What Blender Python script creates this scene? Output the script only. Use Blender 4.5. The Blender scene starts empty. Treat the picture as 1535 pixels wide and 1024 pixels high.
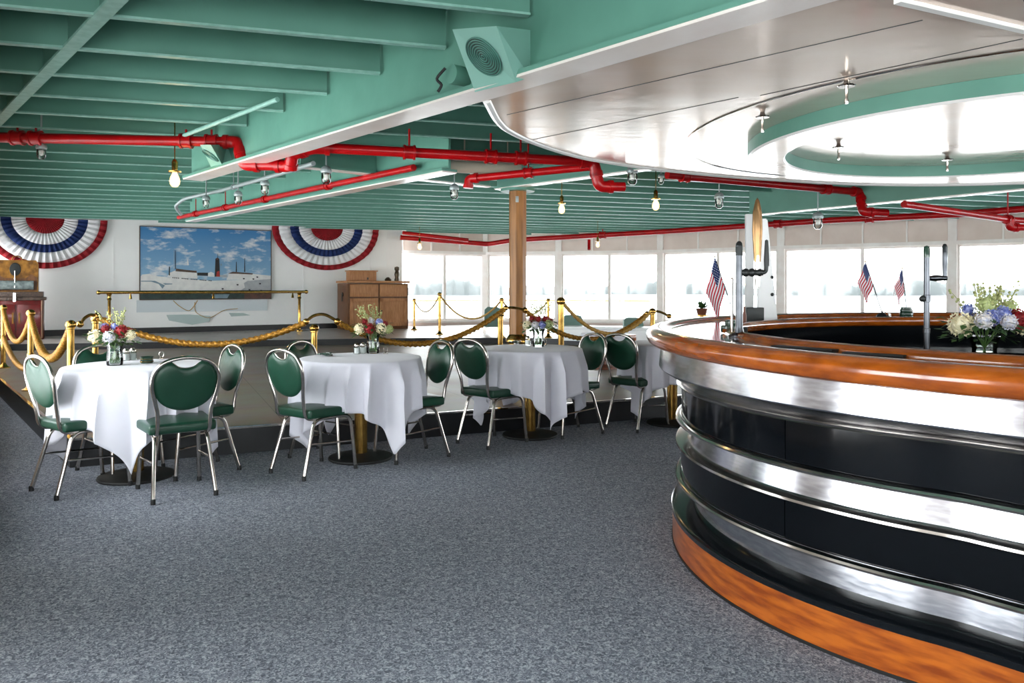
import bpy, bmesh, math, random
from mathutils import Vector, Matrix
random.seed(7)
PI = math.pi
sc = bpy.context.scene
C = sc.collection

# ------------------------------------------------------------------ camera
F, HZ, EYE = 1150.0, 430.0, 1.28          # focal length in px, horizon row, eye height
cd = bpy.data.cameras.new('camera'); cam = bpy.data.objects.new('camera', cd); C.objects.link(cam)
cd.sensor_fit = 'HORIZONTAL'; cd.sensor_width = 36.0; cd.lens = 36.0 * F / 1535.0
cd.shift_y = (HZ - 512.0) / 1535.0
cd.clip_start = 0.05; cd.clip_end = 5000
cam.location = (0, 0, EYE); cam.rotation_euler = (PI / 2, 0, 0)
sc.camera = cam
# ------------------------------------------------------------------ sky and exposure
w = bpy.data.worlds.new('overcast_sky'); sc.world = w; w.use_nodes = True
bg = w.node_tree.nodes['Background']; bg.inputs[0].default_value = (0.96, 0.98, 1.0, 1); bg.inputs[1].default_value = 1.0
vs = sc.view_settings
vs.view_transform = 'Standard'; vs.look = 'None'; vs.gamma = 1.0; vs.use_curve_mapping = False
vs.exposure = 3.85
cy = sc.cycles
cy.max_bounces = 9; cy.diffuse_bounces = 5; cy.glossy_bounces = 4; cy.transparent_max_bounces = 12
cy.transmission_bounces = 6; cy.sample_clamp_indirect = 6.0; cy.caustics_reflective = False; cy.caustics_refractive = False
cy.use_denoising = True

def P(px, py, Y):
    return Vector(((px - 767.5) / F * Y, Y, EYE - (py - HZ) / F * Y))
def Pz(px, py, z):
    Y = F * (EYE - z) / (py - HZ)
    return Vector(((px - 767.5) / F * Y, Y, z))

# ------------------------------------------------------------------ room outline (x, y), counter-clockwise seen from above
A0 = Vector((-9.8, 14.68)); WD = Vector((.865, .501)).normalized(); WANG = math.atan2(WD.y, WD.x)
def wall_s(px):
    k = (px - 767.5) / F
    return (k * A0.y - A0.x) / (WD.x - k * WD.y)
def wall_pt(px):
    return A0 + WD * wall_s(px)
WEND = wall_pt(603); WFAR = A0 - WD * .45
def wp(px, Y): return Vector(((px - 767.5) / F * Y, Y))
WIN = [wp(601, 19.15), wp(728, 20.1), wp(838, 19.7), wp(992, 19.0), wp(1172, 17.1), wp(1429, 15.2), Vector((12.6, 12.0)), Vector((14.6, 8.4))]
RIGHT = [Vector((14.6, 8.4)), Vector((14.6, 0.5)), Vector((12.5, -2.5))]
REAR = [Vector((12.5, -2.5)), Vector((-2.6, -2.5))]
LA, LB, LC = Vector((-2.6, .15)), Vector((-2.6, 2.3)), Vector((-2.6, 3.55))
ROOM = [WFAR, LC, Vector((-2.6, -2.5)), Vector((12.5, -2.5)), Vector((14.6, 0.5)), Vector((14.6, 8.4)), Vector((12.6, 12.0))] + list(reversed(WIN[:6])) + [WEND]

# ------------------------------------------------------------------ daylight portals (let the sky in through the window bands)
def portal(p0, p1, z0, z1):
    d = (p1 - p0); L = d.length
    l = bpy.data.lights.new('window_daylight', 'AREA'); l.shape = 'RECTANGLE'; l.size = L; l.size_y = z1 - z0
    l.cycles.is_portal = True
    o = bpy.data.objects.new('window_daylight', l); C.objects.link(o)
    m = (p0 + p1) / 2
    cen = Vector((1.0, 7.0)); n = Vector((-d.y, d.x)).normalized()
    if (cen - m).dot(n) < 0: n = -n
    o.location = (m.x - n.x * .12, m.y - n.y * .12, (z0 + z1) / 2)
    o.rotation_euler = Vector((n.x, n.y, 0)).to_track_quat('-Z', 'Z').to_euler()
for i in range(0, 7): portal(WIN[i], WIN[i + 1], .40, 2.12)
for a, b in ((RIGHT[0], RIGHT[1]), (RIGHT[1], RIGHT[2]), (REAR[0], REAR[1]), (LC, WFAR)): portal(a, b, .4, 2.12)
portal(LA, LB, .1, 2.2)

# ------------------------------------------------------------------ materials
def lin(c):
    return tuple((x / 12.92 if x <= .04045 else ((x + .055) / 1.055) ** 2.4) for x in [v / 255 for v in c]) + (1,)
def mat(name, col, rough=.5, metal=0, var=None, scale=5, stretch=(1, 1, 1), bump=0, bscale=None, coat=0, spec=None, detail=4, rvar=0, trans=0, ior=1.45, sheen=0):
    m = bpy.data.materials.new(name); m.use_nodes = True
    nt = m.node_tree; b = nt.nodes['Principled BSDF']
    b.inputs['Base Color'].default_value = lin(col); b.inputs['Roughness'].default_value = rough; b.inputs['Metallic'].default_value = metal
    b.inputs['Coat Weight'].default_value = coat; b.inputs['Coat Roughness'].default_value = .08
    b.inputs['Transmission Weight'].default_value = trans; b.inputs['IOR'].default_value = ior
    if spec is not None: b.inputs['Specular IOR Level'].default_value = spec
    if sheen: b.inputs['Sheen Weight'].default_value = sheen
    tc = nt.nodes.new('ShaderNodeTexCoord'); mp = nt.nodes.new('ShaderNodeMapping'); mp.inputs['Scale'].default_value = stretch
    nt.links.new(tc.outputs['Object'], mp.inputs['Vector'])
    nz = nt.nodes.new('ShaderNodeTexNoise'); nz.inputs['Scale'].default_value = scale; nz.inputs['Detail'].default_value = detail
    nt.links.new(mp.outputs['Vector'], nz.inputs['Vector'])
    if var is not None:
        cr = nt.nodes.new('ShaderNodeValToRGB'); cr.color_ramp.elements[0].position = .35; cr.color_ramp.elements[1].position = .65
        cr.color_ramp.elements[0].color = lin(var); cr.color_ramp.elements[1].color = lin(col)
        nt.links.new(nz.outputs['Fac'], cr.inputs['Fac']); nt.links.new(cr.outputs['Color'], b.inputs['Base Color'])
    if rvar:
        mr = nt.nodes.new('ShaderNodeMapRange'); mr.inputs['To Min'].default_value = max(0, rough - rvar); mr.inputs['To Max'].default_value = rough + rvar
        nt.links.new(nz.outputs['Fac'], mr.inputs['Value']); nt.links.new(mr.outputs['Result'], b.inputs['Roughness'])
    if bump:
        n2 = nt.nodes.new('ShaderNodeTexNoise'); n2.inputs['Scale'].default_value = bscale or scale; n2.inputs['Detail'].default_value = 3
        nt.links.new(mp.outputs['Vector'], n2.inputs['Vector'])
        bp = nt.nodes.new('ShaderNodeBump'); bp.inputs['Strength'].default_value = bump; bp.inputs['Distance'].default_value = .02
        nt.links.new(n2.outputs['Fac'], bp.inputs['Height']); nt.links.new(bp.outputs['Normal'], b.inputs['Normal'])
    return m
def emit(name, col, st):
    m = bpy.data.materials.new(name); m.use_nodes = True; b = m.node_tree.nodes['Principled BSDF']
    b.inputs['Base Color'].default_value = lin(col); b.inputs['Emission Color'].default_value = lin(col); b.inputs['Emission Strength'].default_value = st
    return m
def clear(name, tint=(250, 252, 252), refl=.8):
    m = bpy.data.materials.new(name); m.use_nodes = True; nt = m.node_tree; nt.nodes.remove(nt.nodes['Principled BSDF'])
    out = nt.nodes['Material Output']; t = nt.nodes.new('ShaderNodeBsdfTransparent'); t.inputs[0].default_value = lin(tint)
    g = nt.nodes.new('ShaderNodeBsdfGlossy'); g.inputs['Roughness'].default_value = .03
    fr = nt.nodes.new('ShaderNodeFresnel'); fr.inputs[0].default_value = 1.45; mu = nt.nodes.new('ShaderNodeMath'); mu.operation = 'MULTIPLY'; mu.inputs[1].default_value = refl
    mx = nt.nodes.new('ShaderNodeMixShader'); nt.links.new(fr.outputs[0], mu.inputs[0]); nt.links.new(mu.outputs[0], mx.inputs[0])
    nt.links.new(t.outputs[0], mx.inputs[1]); nt.links.new(g.outputs[0], mx.inputs[2]); nt.links.new(mx.outputs[0], out.inputs[0])
    return m
M = {}
M['teal'] = mat('teal_enamel_paint', (92, 140, 124), .42, var=(85, 132, 117), scale=3, bump=.08, bscale=14)
M['teal_dark'] = mat('teal_deck_paint', (70, 120, 108), .5, var=(62, 110, 98), scale=2)
M['teal_edge'] = mat('pale_teal_and_lit_edge', (140, 182, 170), .4, var=(122, 166, 152), scale=20)  # pale teal: lit joist and stringer lips put into colour, and the conduit
M['teal_pale'] = mat('lit_teal_speaker_paint', (122, 168, 154), .45)  # speaker case painted paler than the girder to read as lit
M['flange'] = mat('white_glossy_flange_paint', (244, 236, 230), .22, metal=.25, var=(236, 224, 216), scale=3, bump=.04, bscale=8)  # white underside, brightened in colour to stand in for window reflections
M['white'] = mat('white_painted_board', (244, 242, 240), .55, var=(238, 236, 235), scale=1.2, bump=.05, bscale=6)
M['cream'] = mat('cream_window_paint', (248, 242, 238), .5, var=(240, 230, 224), scale=4)
M['cream_panel'] = mat('cream_header_paint', (234, 216, 206), .5, var=(226, 206, 195), scale=3)
M['soffit'] = mat('glossy_white_soffit', (242, 226, 214), .15, metal=.5, var=(232, 210, 196), scale=.8, stretch=(1, 2.5, 1), bump=.05, bscale=5, rvar=.06)
M['trim_white'] = mat('white_soffit_trim', (236, 234, 230), .25)
M['black'] = mat('black_laminate', (5, 7, 10), .1, var=(8, 11, 15), scale=30, spec=.35, rvar=.03)
M['black_rubber'] = mat('black_rubber', (14, 14, 15), .6)
M['black_gloss'] = mat('black_gloss_cap', (9, 13, 17), .16, coat=.5)
M['black_stage'] = mat('black_stage_fascia', (13, 14, 17), .35, var=(20, 22, 26), scale=8)
M['steel'] = mat('brushed_stainless', (206, 207, 212), .17, metal=1, var=(182, 183, 190), scale=14, stretch=(1, 1, 6), rvar=.06)
M['steel_trim'] = mat('polished_trim', (186, 182, 176), .14, metal=1)
M['chrome'] = mat('satin_chrome', (200, 194, 188), .16, metal=1, var=(186, 178, 170), scale=30)
M['pump_metal'] = mat('dark_chrome_pump', (84, 86, 90), .25, metal=1, var=(68, 70, 74), scale=20)  # chrome colour darkened to offset bright window reflections
M['wood_orange'] = mat('varnished_orange_wood', (176, 92, 22), .28, var=(126, 54, 8), scale=7, stretch=(1, 1, 6), coat=.75, detail=12)
M['wood_rail'] = mat('varnished_rail_wood', (168, 84, 17), .2, var=(130, 60, 9), scale=9, stretch=(1, 1, 3), coat=.9, detail=9)
M['counter'] = mat('polished_dark_counter', (82, 52, 40), .10, var=(66, 42, 34), scale=3, coat=1.0)
M['wood_cab'] = mat('oak_cabinet', (178, 124, 80), .45, var=(158, 104, 62), scale=6, stretch=(6, 6, 1), detail=6)
M['wood_dark'] = mat('dark_oak', (106, 66, 32), .45, var=(86, 50, 24), scale=6, stretch=(6, 6, 1))
M['post'] = mat('column_wood', (152, 102, 46), .45, var=(118, 76, 30), scale=4, stretch=(6, 6, .5), detail=7)
M['brass'] = mat('polished_brass', (194, 154, 84), .2, metal=1, var=(152, 114, 54), scale=18)
M['rope'] = mat('gold_rope', (182, 132, 48), .42, metal=.5, var=(112, 72, 16), scale=60)
M['rope_pale'] = mat('pale_gold_rope', (196, 158, 88), .5, metal=.3, var=(160, 122, 60), scale=50)
M['red_pipe'] = mat('red_pipe_enamel', (172, 8, 14), .3, var=(150, 5, 10), scale=6, spec=.4)
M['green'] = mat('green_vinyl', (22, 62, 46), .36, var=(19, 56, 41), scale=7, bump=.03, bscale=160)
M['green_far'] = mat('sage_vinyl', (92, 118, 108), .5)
M['linen'] = mat('white_linen', (214, 213, 222), .85, var=(209, 208, 218), scale=5, sheen=.2)
M['red'] = mat('red_cloth', (150, 18, 30), .8, var=(130, 14, 24), scale=8)
M['blue'] = mat('navy_cloth', (24, 48, 104), .8, var=(18, 38, 86), scale=8)
M['white_cloth'] = mat('white_cloth', (226, 224, 226), .85)
M['glass'] = clear('window_glass')
M['vase_glass'] = clear('vase_glass', (246, 250, 248), 1.1)
M['water_in'] = clear('vase_water', (236, 244, 236), .5)
M['bulb_glass'] = clear('bulb_glass', (240, 240, 236), 1.8)
def bulbmat():
    m = bpy.data.materials.new('glowing_bulb_glass'); m.use_nodes = True; nt = m.node_tree; nt.nodes.remove(nt.nodes['Principled BSDF'])
    e = nt.nodes.new('ShaderNodeEmission'); e.inputs[0].default_value = lin((255, 196, 118)); e.inputs[1].default_value = .5
    t = nt.nodes.new('ShaderNodeBsdfTransparent'); mx = nt.nodes.new('ShaderNodeMixShader'); mx.inputs[0].default_value = .5
    nt.links.new(t.outputs[0], mx.inputs[1]); nt.links.new(e.outputs[0], mx.inputs[2]); nt.links.new(mx.outputs[0], nt.nodes['Material Output'].inputs[0]); return m
M['bulb'] = bulbmat()
M['filament'] = emit('hot_filament', (255, 214, 150), 3)
M['petal_white'] = mat('cream_petal', (236, 228, 200), .7, var=(222, 208, 166), scale=40)
M['petal_red'] = mat('deep_red_petal', (146, 10, 20), .6, var=(104, 6, 14), scale=40)
M['petal_blue'] = mat('blue_petal', (78, 92, 170), .7, var=(170, 176, 214), scale=60)
M['petal_pale'] = mat('pale_blue_petal', (196, 200, 220), .7, var=(226, 216, 206), scale=60)
M['petal_green'] = mat('pale_green_petal', (196, 204, 150), .7, var=(166, 178, 112), scale=60)
M['leaf'] = mat('green_leaf', (62, 96, 46), .55, var=(40, 70, 32), scale=30)
M['sprig'] = mat('pale_sprig', (176, 176, 120), .6, var=(140, 146, 92), scale=50)
M['stem'] = mat('green_stem', (84, 112, 56), .6)
M['gray_metal'] = mat('gray_fixture_metal', (150, 160, 160), .4, metal=.4)
M['dark_metal'] = mat('dark_metal', (46, 48, 48), .4, metal=.6)
M['gold_paint'] = mat('aged_gold', (150, 104, 40), .35, metal=.5, var=(94, 60, 22), scale=9)
M['red_lacquer'] = mat('red_lacquer', (98, 10, 10), .3, var=(72, 8, 8), scale=7, coat=.4)
M['brown_board'] = mat('brown_wood_board', (120, 66, 44), .4, var=(98, 50, 32), scale=5)
M['pale_board'] = mat('pale_display_board', (206, 212, 216), .5)
M['bronze'] = mat('bronze', (70, 58, 44), .4, metal=.6)
M['white_enamel'] = mat('white_enamel', (232, 232, 232), .3)
M['deep_green'] = mat('deep_green_glaze', (34, 60, 48), .2, coat=.5)

def carpet():
    m = bpy.data.materials.new('blue_gray_carpet'); m.use_nodes = True; nt = m.node_tree; b = nt.nodes['Principled BSDF']
    b.inputs['Roughness'].default_value = .95; b.inputs['Specular IOR Level'].default_value = .15
    tc = nt.nodes.new('ShaderNodeTexCoord')
    n1 = nt.nodes.new('ShaderNodeTexNoise'); n1.inputs['Scale'].default_value = 66; n1.inputs['Detail'].default_value = 2.5; n1.inputs['Distortion'].default_value = 1.6
    n2 = nt.nodes.new('ShaderNodeTexNoise'); n2.inputs['Scale'].default_value = .7; n2.inputs['Detail'].default_value = 3
    for n in (n1, n2): nt.links.new(tc.outputs['Object'], n.inputs['Vector'])
    cr = nt.nodes.new('ShaderNodeValToRGB'); e = cr.color_ramp.elements
    e[0].position = .36; e[0].color = lin((98, 102, 113)); e[1].position = .66; e[1].color = lin((190, 194, 203))
    k = e.new(.5); k.color = lin((136, 141, 153))
    nt.links.new(n1.outputs['Fac'], cr.inputs['Fac'])
    mx = nt.nodes.new('ShaderNodeMix'); mx.data_type = 'RGBA'; mx.blend_type = 'MULTIPLY'; mx.inputs[0].default_value = 1
    c2 = nt.nodes.new('ShaderNodeValToRGB'); c2.color_ramp.elements[0].color = (.82, .81, .80, 1); c2.color_ramp.elements[1].color = (1, 1, 1, 1)
    c2.color_ramp.elements[0].position = .3; c2.color_ramp.elements[1].position = .7
    nt.links.new(n2.outputs['Fac'], c2.inputs['Fac']); nt.links.new(cr.outputs['Color'], mx.inputs[6]); nt.links.new(c2.outputs['Color'], mx.inputs[7])
    nt.links.new(mx.outputs[2], b.inputs['Base Color'])
    bp = nt.nodes.new('ShaderNodeBump'); bp.inputs['Strength'].default_value = .5; bp.inputs['Distance'].default_value = .006
    nt.links.new(n1.outputs['Fac'], bp.inputs['Height']); nt.links.new(bp.outputs['Normal'], b.inputs['Normal'])
    return m
M['carpet'] = carpet()
def dance():
    m = bpy.data.materials.new('dance_floor_tile'); m.use_nodes = True; nt = m.node_tree; b = nt.nodes['Principled BSDF']
    tc = nt.nodes.new('ShaderNodeTexCoord'); mp = nt.nodes.new('ShaderNodeMapping'); mp.inputs['Rotation'].default_value = (0, 0, -.43)
    br = nt.nodes.new('ShaderNodeTexBrick'); br.offset = 0; br.inputs['Scale'].default_value = 1
    br.inputs['Brick Width'].default_value = .9; br.inputs['Row Height'].default_value = .9; br.inputs['Mortar Size'].default_value = .004
    br.inputs['Color1'].default_value = lin((130, 118, 106)); br.inputs['Color2'].default_value = lin((121, 110, 99)); br.inputs['Mortar'].default_value = lin((84, 74, 68))
    nt.links.new(tc.outputs['Object'], mp.inputs['Vector']); nt.links.new(mp.outputs['Vector'], br.inputs['Vector'])
    n = nt.nodes.new('ShaderNodeTexNoise'); n.inputs['Scale'].default_value = 2.5; n.inputs['Detail'].default_value = 6
    nt.links.new(tc.outputs['Object'], n.inputs['Vector'])
    mx = nt.nodes.new('ShaderNodeMix'); mx.data_type = 'RGBA'; mx.blend_type = 'MULTIPLY'; mx.inputs[0].default_value = .5
    nt.links.new(br.outputs['Color'], mx.inputs[6]); nt.links.new(n.outputs['Color'], mx.inputs[7]); nt.links.new(mx.outputs[2], b.inputs['Base Color'])
    mr = nt.nodes.new('ShaderNodeMapRange'); mr.inputs['To Min'].default_value = .34; mr.inputs['To Max'].default_value = .52
    nt.links.new(n.outputs['Fac'], mr.inputs['Value']); nt.links.new(mr.outputs['Result'], b.inputs['Roughness'])
    b.inputs['Specular IOR Level'].default_value = .22
    return m
M['dance'] = dance()

# ------------------------------------------------------------------ mesh helpers
def link(name, bm, m, parent=None, smooth=True, ang=38):
    me = bpy.data.meshes.new(name)
    bmesh.ops.recalc_face_normals(bm, faces=bm.faces)
    bm.to_mesh(me); bm.free()
    for k in (m if isinstance(m, (list, tuple)) else [m]): me.materials.append(k)
    if smooth and len(me.polygons):
        me.shade_smooth(); me.set_sharp_from_angle(angle=math.radians(ang))
    o = bpy.data.objects.new(name, me); C.objects.link(o)
    if parent: o.parent = parent
    return o
def B(): return bmesh.new()
def box(bm, c, s, rz=0, bev=0, mi=0, R=None):
    t = bmesh.new(); bmesh.ops.create_cube(t, size=1)
    for v in t.verts: v.co = Vector((v.co.x * s[0], v.co.y * s[1], v.co.z * s[2]))
    if bev: bmesh.ops.bevel(t, geom=t.edges[:], offset=bev, segments=2, affect='EDGES', profile=.6)
    mt = Matrix.Translation(c) @ (R if R is not None else Matrix.Rotation(rz, 4, 'Z'))
    merge(bm, t, mt, mi)
def merge(bm, t, mt=None, mi=0):
    vm = {}
    for v in t.verts: vm[v] = bm.verts.new(mt @ v.co if mt is not None else v.co)
    for f in t.faces:
        try:
            n = bm.faces.new([vm[v] for v in f.verts]); n.material_index = mi or f.material_index
        except ValueError: pass
    t.free()
def lathe(bm, prof, n=24, c=(0, 0, 0), mt=None, mi=0):
    t = bmesh.new(); rings = []
    for r, z in prof:
        if r < 1e-6: rings.append([t.verts.new((0, 0, z))])
        else: rings.append([t.verts.new((r * math.cos(2 * PI * i / n), r * math.sin(2 * PI * i / n), z)) for i in range(n)])
    for a, b in zip(rings, rings[1:]):
        for i in range(n):
            j = (i + 1) % n
            q = ([a[0]] if len(a) == 1 else [a[i], a[j]]) + ([b[0]] if len(b) == 1 else [b[j], b[i]])
            if len(q) >= 3: t.faces.new(q)
    if len(rings[0]) > 1: t.faces.new(rings[0])
    if len(rings[-1]) > 1: t.faces.new(rings[-1])
    merge(bm, t, Matrix.Translation(c) @ (mt if mt is not None else Matrix()), mi)
def ball(bm, c, r, n=14, sz=1, mi=0):
    k = max(6, n // 2)
    lathe(bm, [(r * math.sin(PI * i / k), -r * sz * math.cos(PI * i / k)) for i in range(k + 1)], n, c, mi=mi)
def tube(bm, pts, r, n=10, cap=True, tw=0, amp=0, lobes=3, mi=0, flat=1.0):
    pts = [Vector(p) for p in pts]
    rs = r if isinstance(r, (list, tuple)) else [r] * len(pts)
    tang = [(pts[min(i + 1, len(pts) - 1)] - pts[max(i - 1, 0)]).normalized() for i in range(len(pts))]
    up = Vector((0, 0, 1)) if abs(tang[0].z) < .9 else Vector((1, 0, 0))
    u = tang[0].cross(up).normalized(); rings = []; s = 0
    for i, p in enumerate(pts):
        if i: s += (p - pts[i - 1]).length
        u = (u - tang[i] * u.dot(tang[i])).normalized(); v = tang[i].cross(u)
        ring = []
        for k in range(n):
            a = 2 * PI * k / n
            rr = rs[i] * (1 + amp * math.cos(lobes * a - tw * s))
            ring.append(bm.verts.new(p + u * (rr * math.cos(a)) + v * (rr * flat * math.sin(a))))
        rings.append(ring)
    for a, b in zip(rings, rings[1:]):
        for k in range(n):
            j = (k + 1) % n; f = bm.faces.new([a[k], a[j], b[j], b[k]]); f.material_index = mi
    if cap:
        bm.faces.new(rings[0]).material_index = mi; bm.faces.new(rings[-1]).material_index = mi
def fillet(pts, rad, n=5):
    pts = [Vector(p) for p in pts]; out = [pts[0]]
    for a, b, c in zip(pts, pts[1:], pts[2:]):
        d1 = (a - b); d2 = (c - b); r = min(rad, d1.length * .49, d2.length * .49)
        p1 = b + d1.normalized() * r; p2 = b + d2.normalized() * r
        for i in range(n + 1):
            t = i / n; out.append(p1 * (1 - t) ** 2 + b * 2 * t * (1 - t) + p2 * t * t)
    out.append(pts[-1]); return out
def smoothpath(pts, n=8):
    pts = [Vector(p) for p in pts]; out = []
    for i in range(len(pts) - 1):
        p0 = pts[max(i - 1, 0)]; p1 = pts[i]; p2 = pts[i + 1]; p3 = pts[min(i + 2, len(pts) - 1)]
        for k in range(n):
            t = k / n
            out.append(.5 * (2 * p1 + (p2 - p0) * t + (2 * p0 - 5 * p1 + 4 * p2 - p3) * t * t + (3 * p1 - p0 - 3 * p2 + p3) * t ** 3))
    out.append(pts[-1]); return out
def prism(bm, poly, z0, z1, mi=0):
    a = [bm.verts.new((p[0], p[1], z0)) for p in poly]; b = [bm.verts.new((p[0], p[1], z1)) for p in poly]
    n = len(poly)
    for i in range(n):
        j = (i + 1) % n; bm.faces.new([a[i], a[j], b[j], b[i]]).material_index = mi
    bm.faces.new(a).material_index = mi; bm.faces.new(b).material_index = mi
def slab_xz(bm, poly, y0, y1, mi=0):      # polygon in the x-z plane given thickness along y
    a = [bm.verts.new((p[0], y0, p[1])) for p in poly]; b = [bm.verts.new((p[0], y1, p[1])) for p in poly]
    n = len(poly)
    for i in range(n):
        j = (i + 1) % n; bm.faces.new([a[i], a[j], b[j], b[i]]).material_index = mi
    bm.faces.new(a).material_index = mi; bm.faces.new(b).material_index = mi
def thing(name, label, cat, loc=(0, 0, 0), rz=0, group=None):
    o = bpy.data.objects.new(name, None); C.objects.link(o); o.location = loc; o.rotation_euler = (0, 0, rz); o.empty_display_size = .1
    o['label'] = label; o['category'] = cat
    if group: o['group'] = group
    return o
def tag(o, label, cat, group=None, kind=None):
    o['label'] = label; o['category'] = cat
    if group: o['group'] = group
    if kind: o['kind'] = kind
    return o
def struct(o, label=None, cat=None, group=None):
    o['kind'] = 'structure'
    if label: o['label'] = label
    if cat: o['category'] = cat
    if group: o['group'] = group
    return o
def dup(root, loc, rz, label, group=None):
    r = root.copy(); C.objects.link(r); r.location = loc; r.rotation_euler = (0, 0, rz); r['label'] = label
    if group: r['group'] = group
    for ch in list(root.children):
        c = ch.copy(); C.objects.link(c); c.parent = r
        for g in list(ch.children):
            d = g.copy(); C.objects.link(d); d.parent = c
    return r
def line_in_poly(p, d, poly):
    ts = []
    n = len(poly)
    for i in range(n):
        a, b = poly[i], poly[(i + 1) % n]; e = b - a
        den = d.x * e.y - d.y * e.x
        if abs(den) < 1e-9: continue
        q = a - p
        t = (q.x * e.y - q.y * e.x) / den; s = (q.x * d.y - q.y * d.x) / den
        if 0 <= s < 1: ts.append(t)
    ts.sort(); return ts

# ================================================================== ROOM SHELL
bm = B(); prism(bm, ROOM, -.1, 0); struct(link('floor', bm, M['carpet'], smooth=False), 'blue-gray flecked carpet over the whole lounge floor', 'floor')
bm = B(); prism(bm, ROOM, 2.84, 2.94); struct(link('ceiling', bm, M['teal_dark'], smooth=False), 'teal painted steel deck overhead', 'ceiling')

# raised dance platform and upper tier
C0 = Vector((-3.12, 5.44)); fd = Vector((2.83, 1.29)).normalized(); ld = Vector((-3.03, 3.75)).normalized()
PZ, TZ = .2, .31
tl = line_in_poly(C0, ld, ROOM); LEND = C0 + ld * (max(tl) - .05)
tr = line_in_poly(C0, fd, ROOM); REND = C0 + fd * (max(tr) - .05)
plat = [C0, REND, Vector((12.0, 12.4)), Vector((9.2, 14.75))] + [v - Vector((0, .25)) for v in reversed(WIN[1:5])] + [WIN[0] + Vector((.1, -.45)), WEND + Vector((.12, -.12)), LEND]
bm = B(); prism(bm, plat, .0, PZ)
plo = struct(link('floor_platform', bm, M['dance'], smooth=False), 'low raised dance floor of glossy gray-brown tiles with black fascia', 'floor')
bm = B()
for a, b in ((C0, REND), (LEND, C0)):
    d = (b - a); m_ = (a + b) / 2; n = Vector((d.y, -d.x)).normalized()
    box(bm, (m_.x + n.x * .008, m_.y + n.y * .008, PZ / 2 - .004), (d.length + .016, .016, PZ - .008), math.atan2(d.y, d.x))
link('fascia', bm, M['black_stage'], plo, smooth=False)
bm = B()
for a, b in ((C0, REND), (LEND, C0)):
    d = (b - a); m_ = (a + b) / 2; n = Vector((d.y, -d.x)).normalized()
    box(bm, (m_.x + n.x * .006, m_.y + n.y * .006, PZ - .001), (d.length + .03, .03, .014), math.atan2(d.y, d.x))
link('nosing', bm, M['steel_trim'], plo, smooth=False)
tier = [Pz(-28, 526.5, PZ).xy, Pz(0, 526, PZ).xy, Pz(200, 523, PZ).xy, Pz(450, 518, PZ).xy, Pz(640, 515, PZ).xy, Pz(780, 515, PZ).xy, Pz(900, 518, PZ).xy, Vector((4.2, 12.9)), Vector((8.6, 9.9)),
        Vector((12.2, 11.9)), Vector((9.2, 14.7))] + [v - Vector((0, .3)) for v in reversed(WIN[1:5])] + [WIN[0] + Vector((.1, -.5)), WEND + Vector((.1, -.16))]
tier += [A0 + WD * .0 + Vector((.04, -.07)), WFAR + Vector((.1, -.1))]
bm = B(); prism(bm, tier, PZ + .001, TZ)
tio = struct(link('floor_tier', bm, mat('tier_floor_paint', (150, 142, 138), .3, var=(128, 118, 112), scale=3), smooth=False), 'narrow upper step along the painted wall and windows', 'floor')
bm = B()
for a, b in zip(tier[:7], tier[1:8]):
    d = b - a; m_ = (a + b) / 2; n = Vector((d.y, -d.x)).normalized()
    box(bm, (m_.x + n.x * .008, m_.y + n.y * .008, (PZ + TZ) / 2), (d.length + .01, .016, TZ - PZ), math.atan2(d.y, d.x))
link('riser', bm, M['black_stage'], tio, smooth=False)

# painted wall
bm = B(); a, b = WFAR, WEND; d = b - a; n = Vector((-d.y, d.x)).normalized(); m_ = (a + b) / 2 + n * .06
box(bm, (m_.x, m_.y, 1.42), (d.length, .12, 2.84), WANG)
wb = struct(link('wall_back', bm, M['white'], smooth=False), 'white boarded wall behind the ship picture', 'wall')
bm = B()
for px in (170, 455, 556, 580): 
    q = wall_pt(px); box(bm, (q.x - n.x * .004, q.y - n.y * .004, 1.5), (.02, .008, 2.3), WANG)
link('batten', bm, M['white'], wb, smooth=False)
bm = B(); m_ = (a + b) / 2 - n * .012; box(bm, (m_.x, m_.y, TZ + .06), (d.length, .024, .12), WANG)
struct(link('baseboard_back', bm, M['black_stage'], smooth=False), 'black baseboard under the white wall', 'baseboard')

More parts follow.
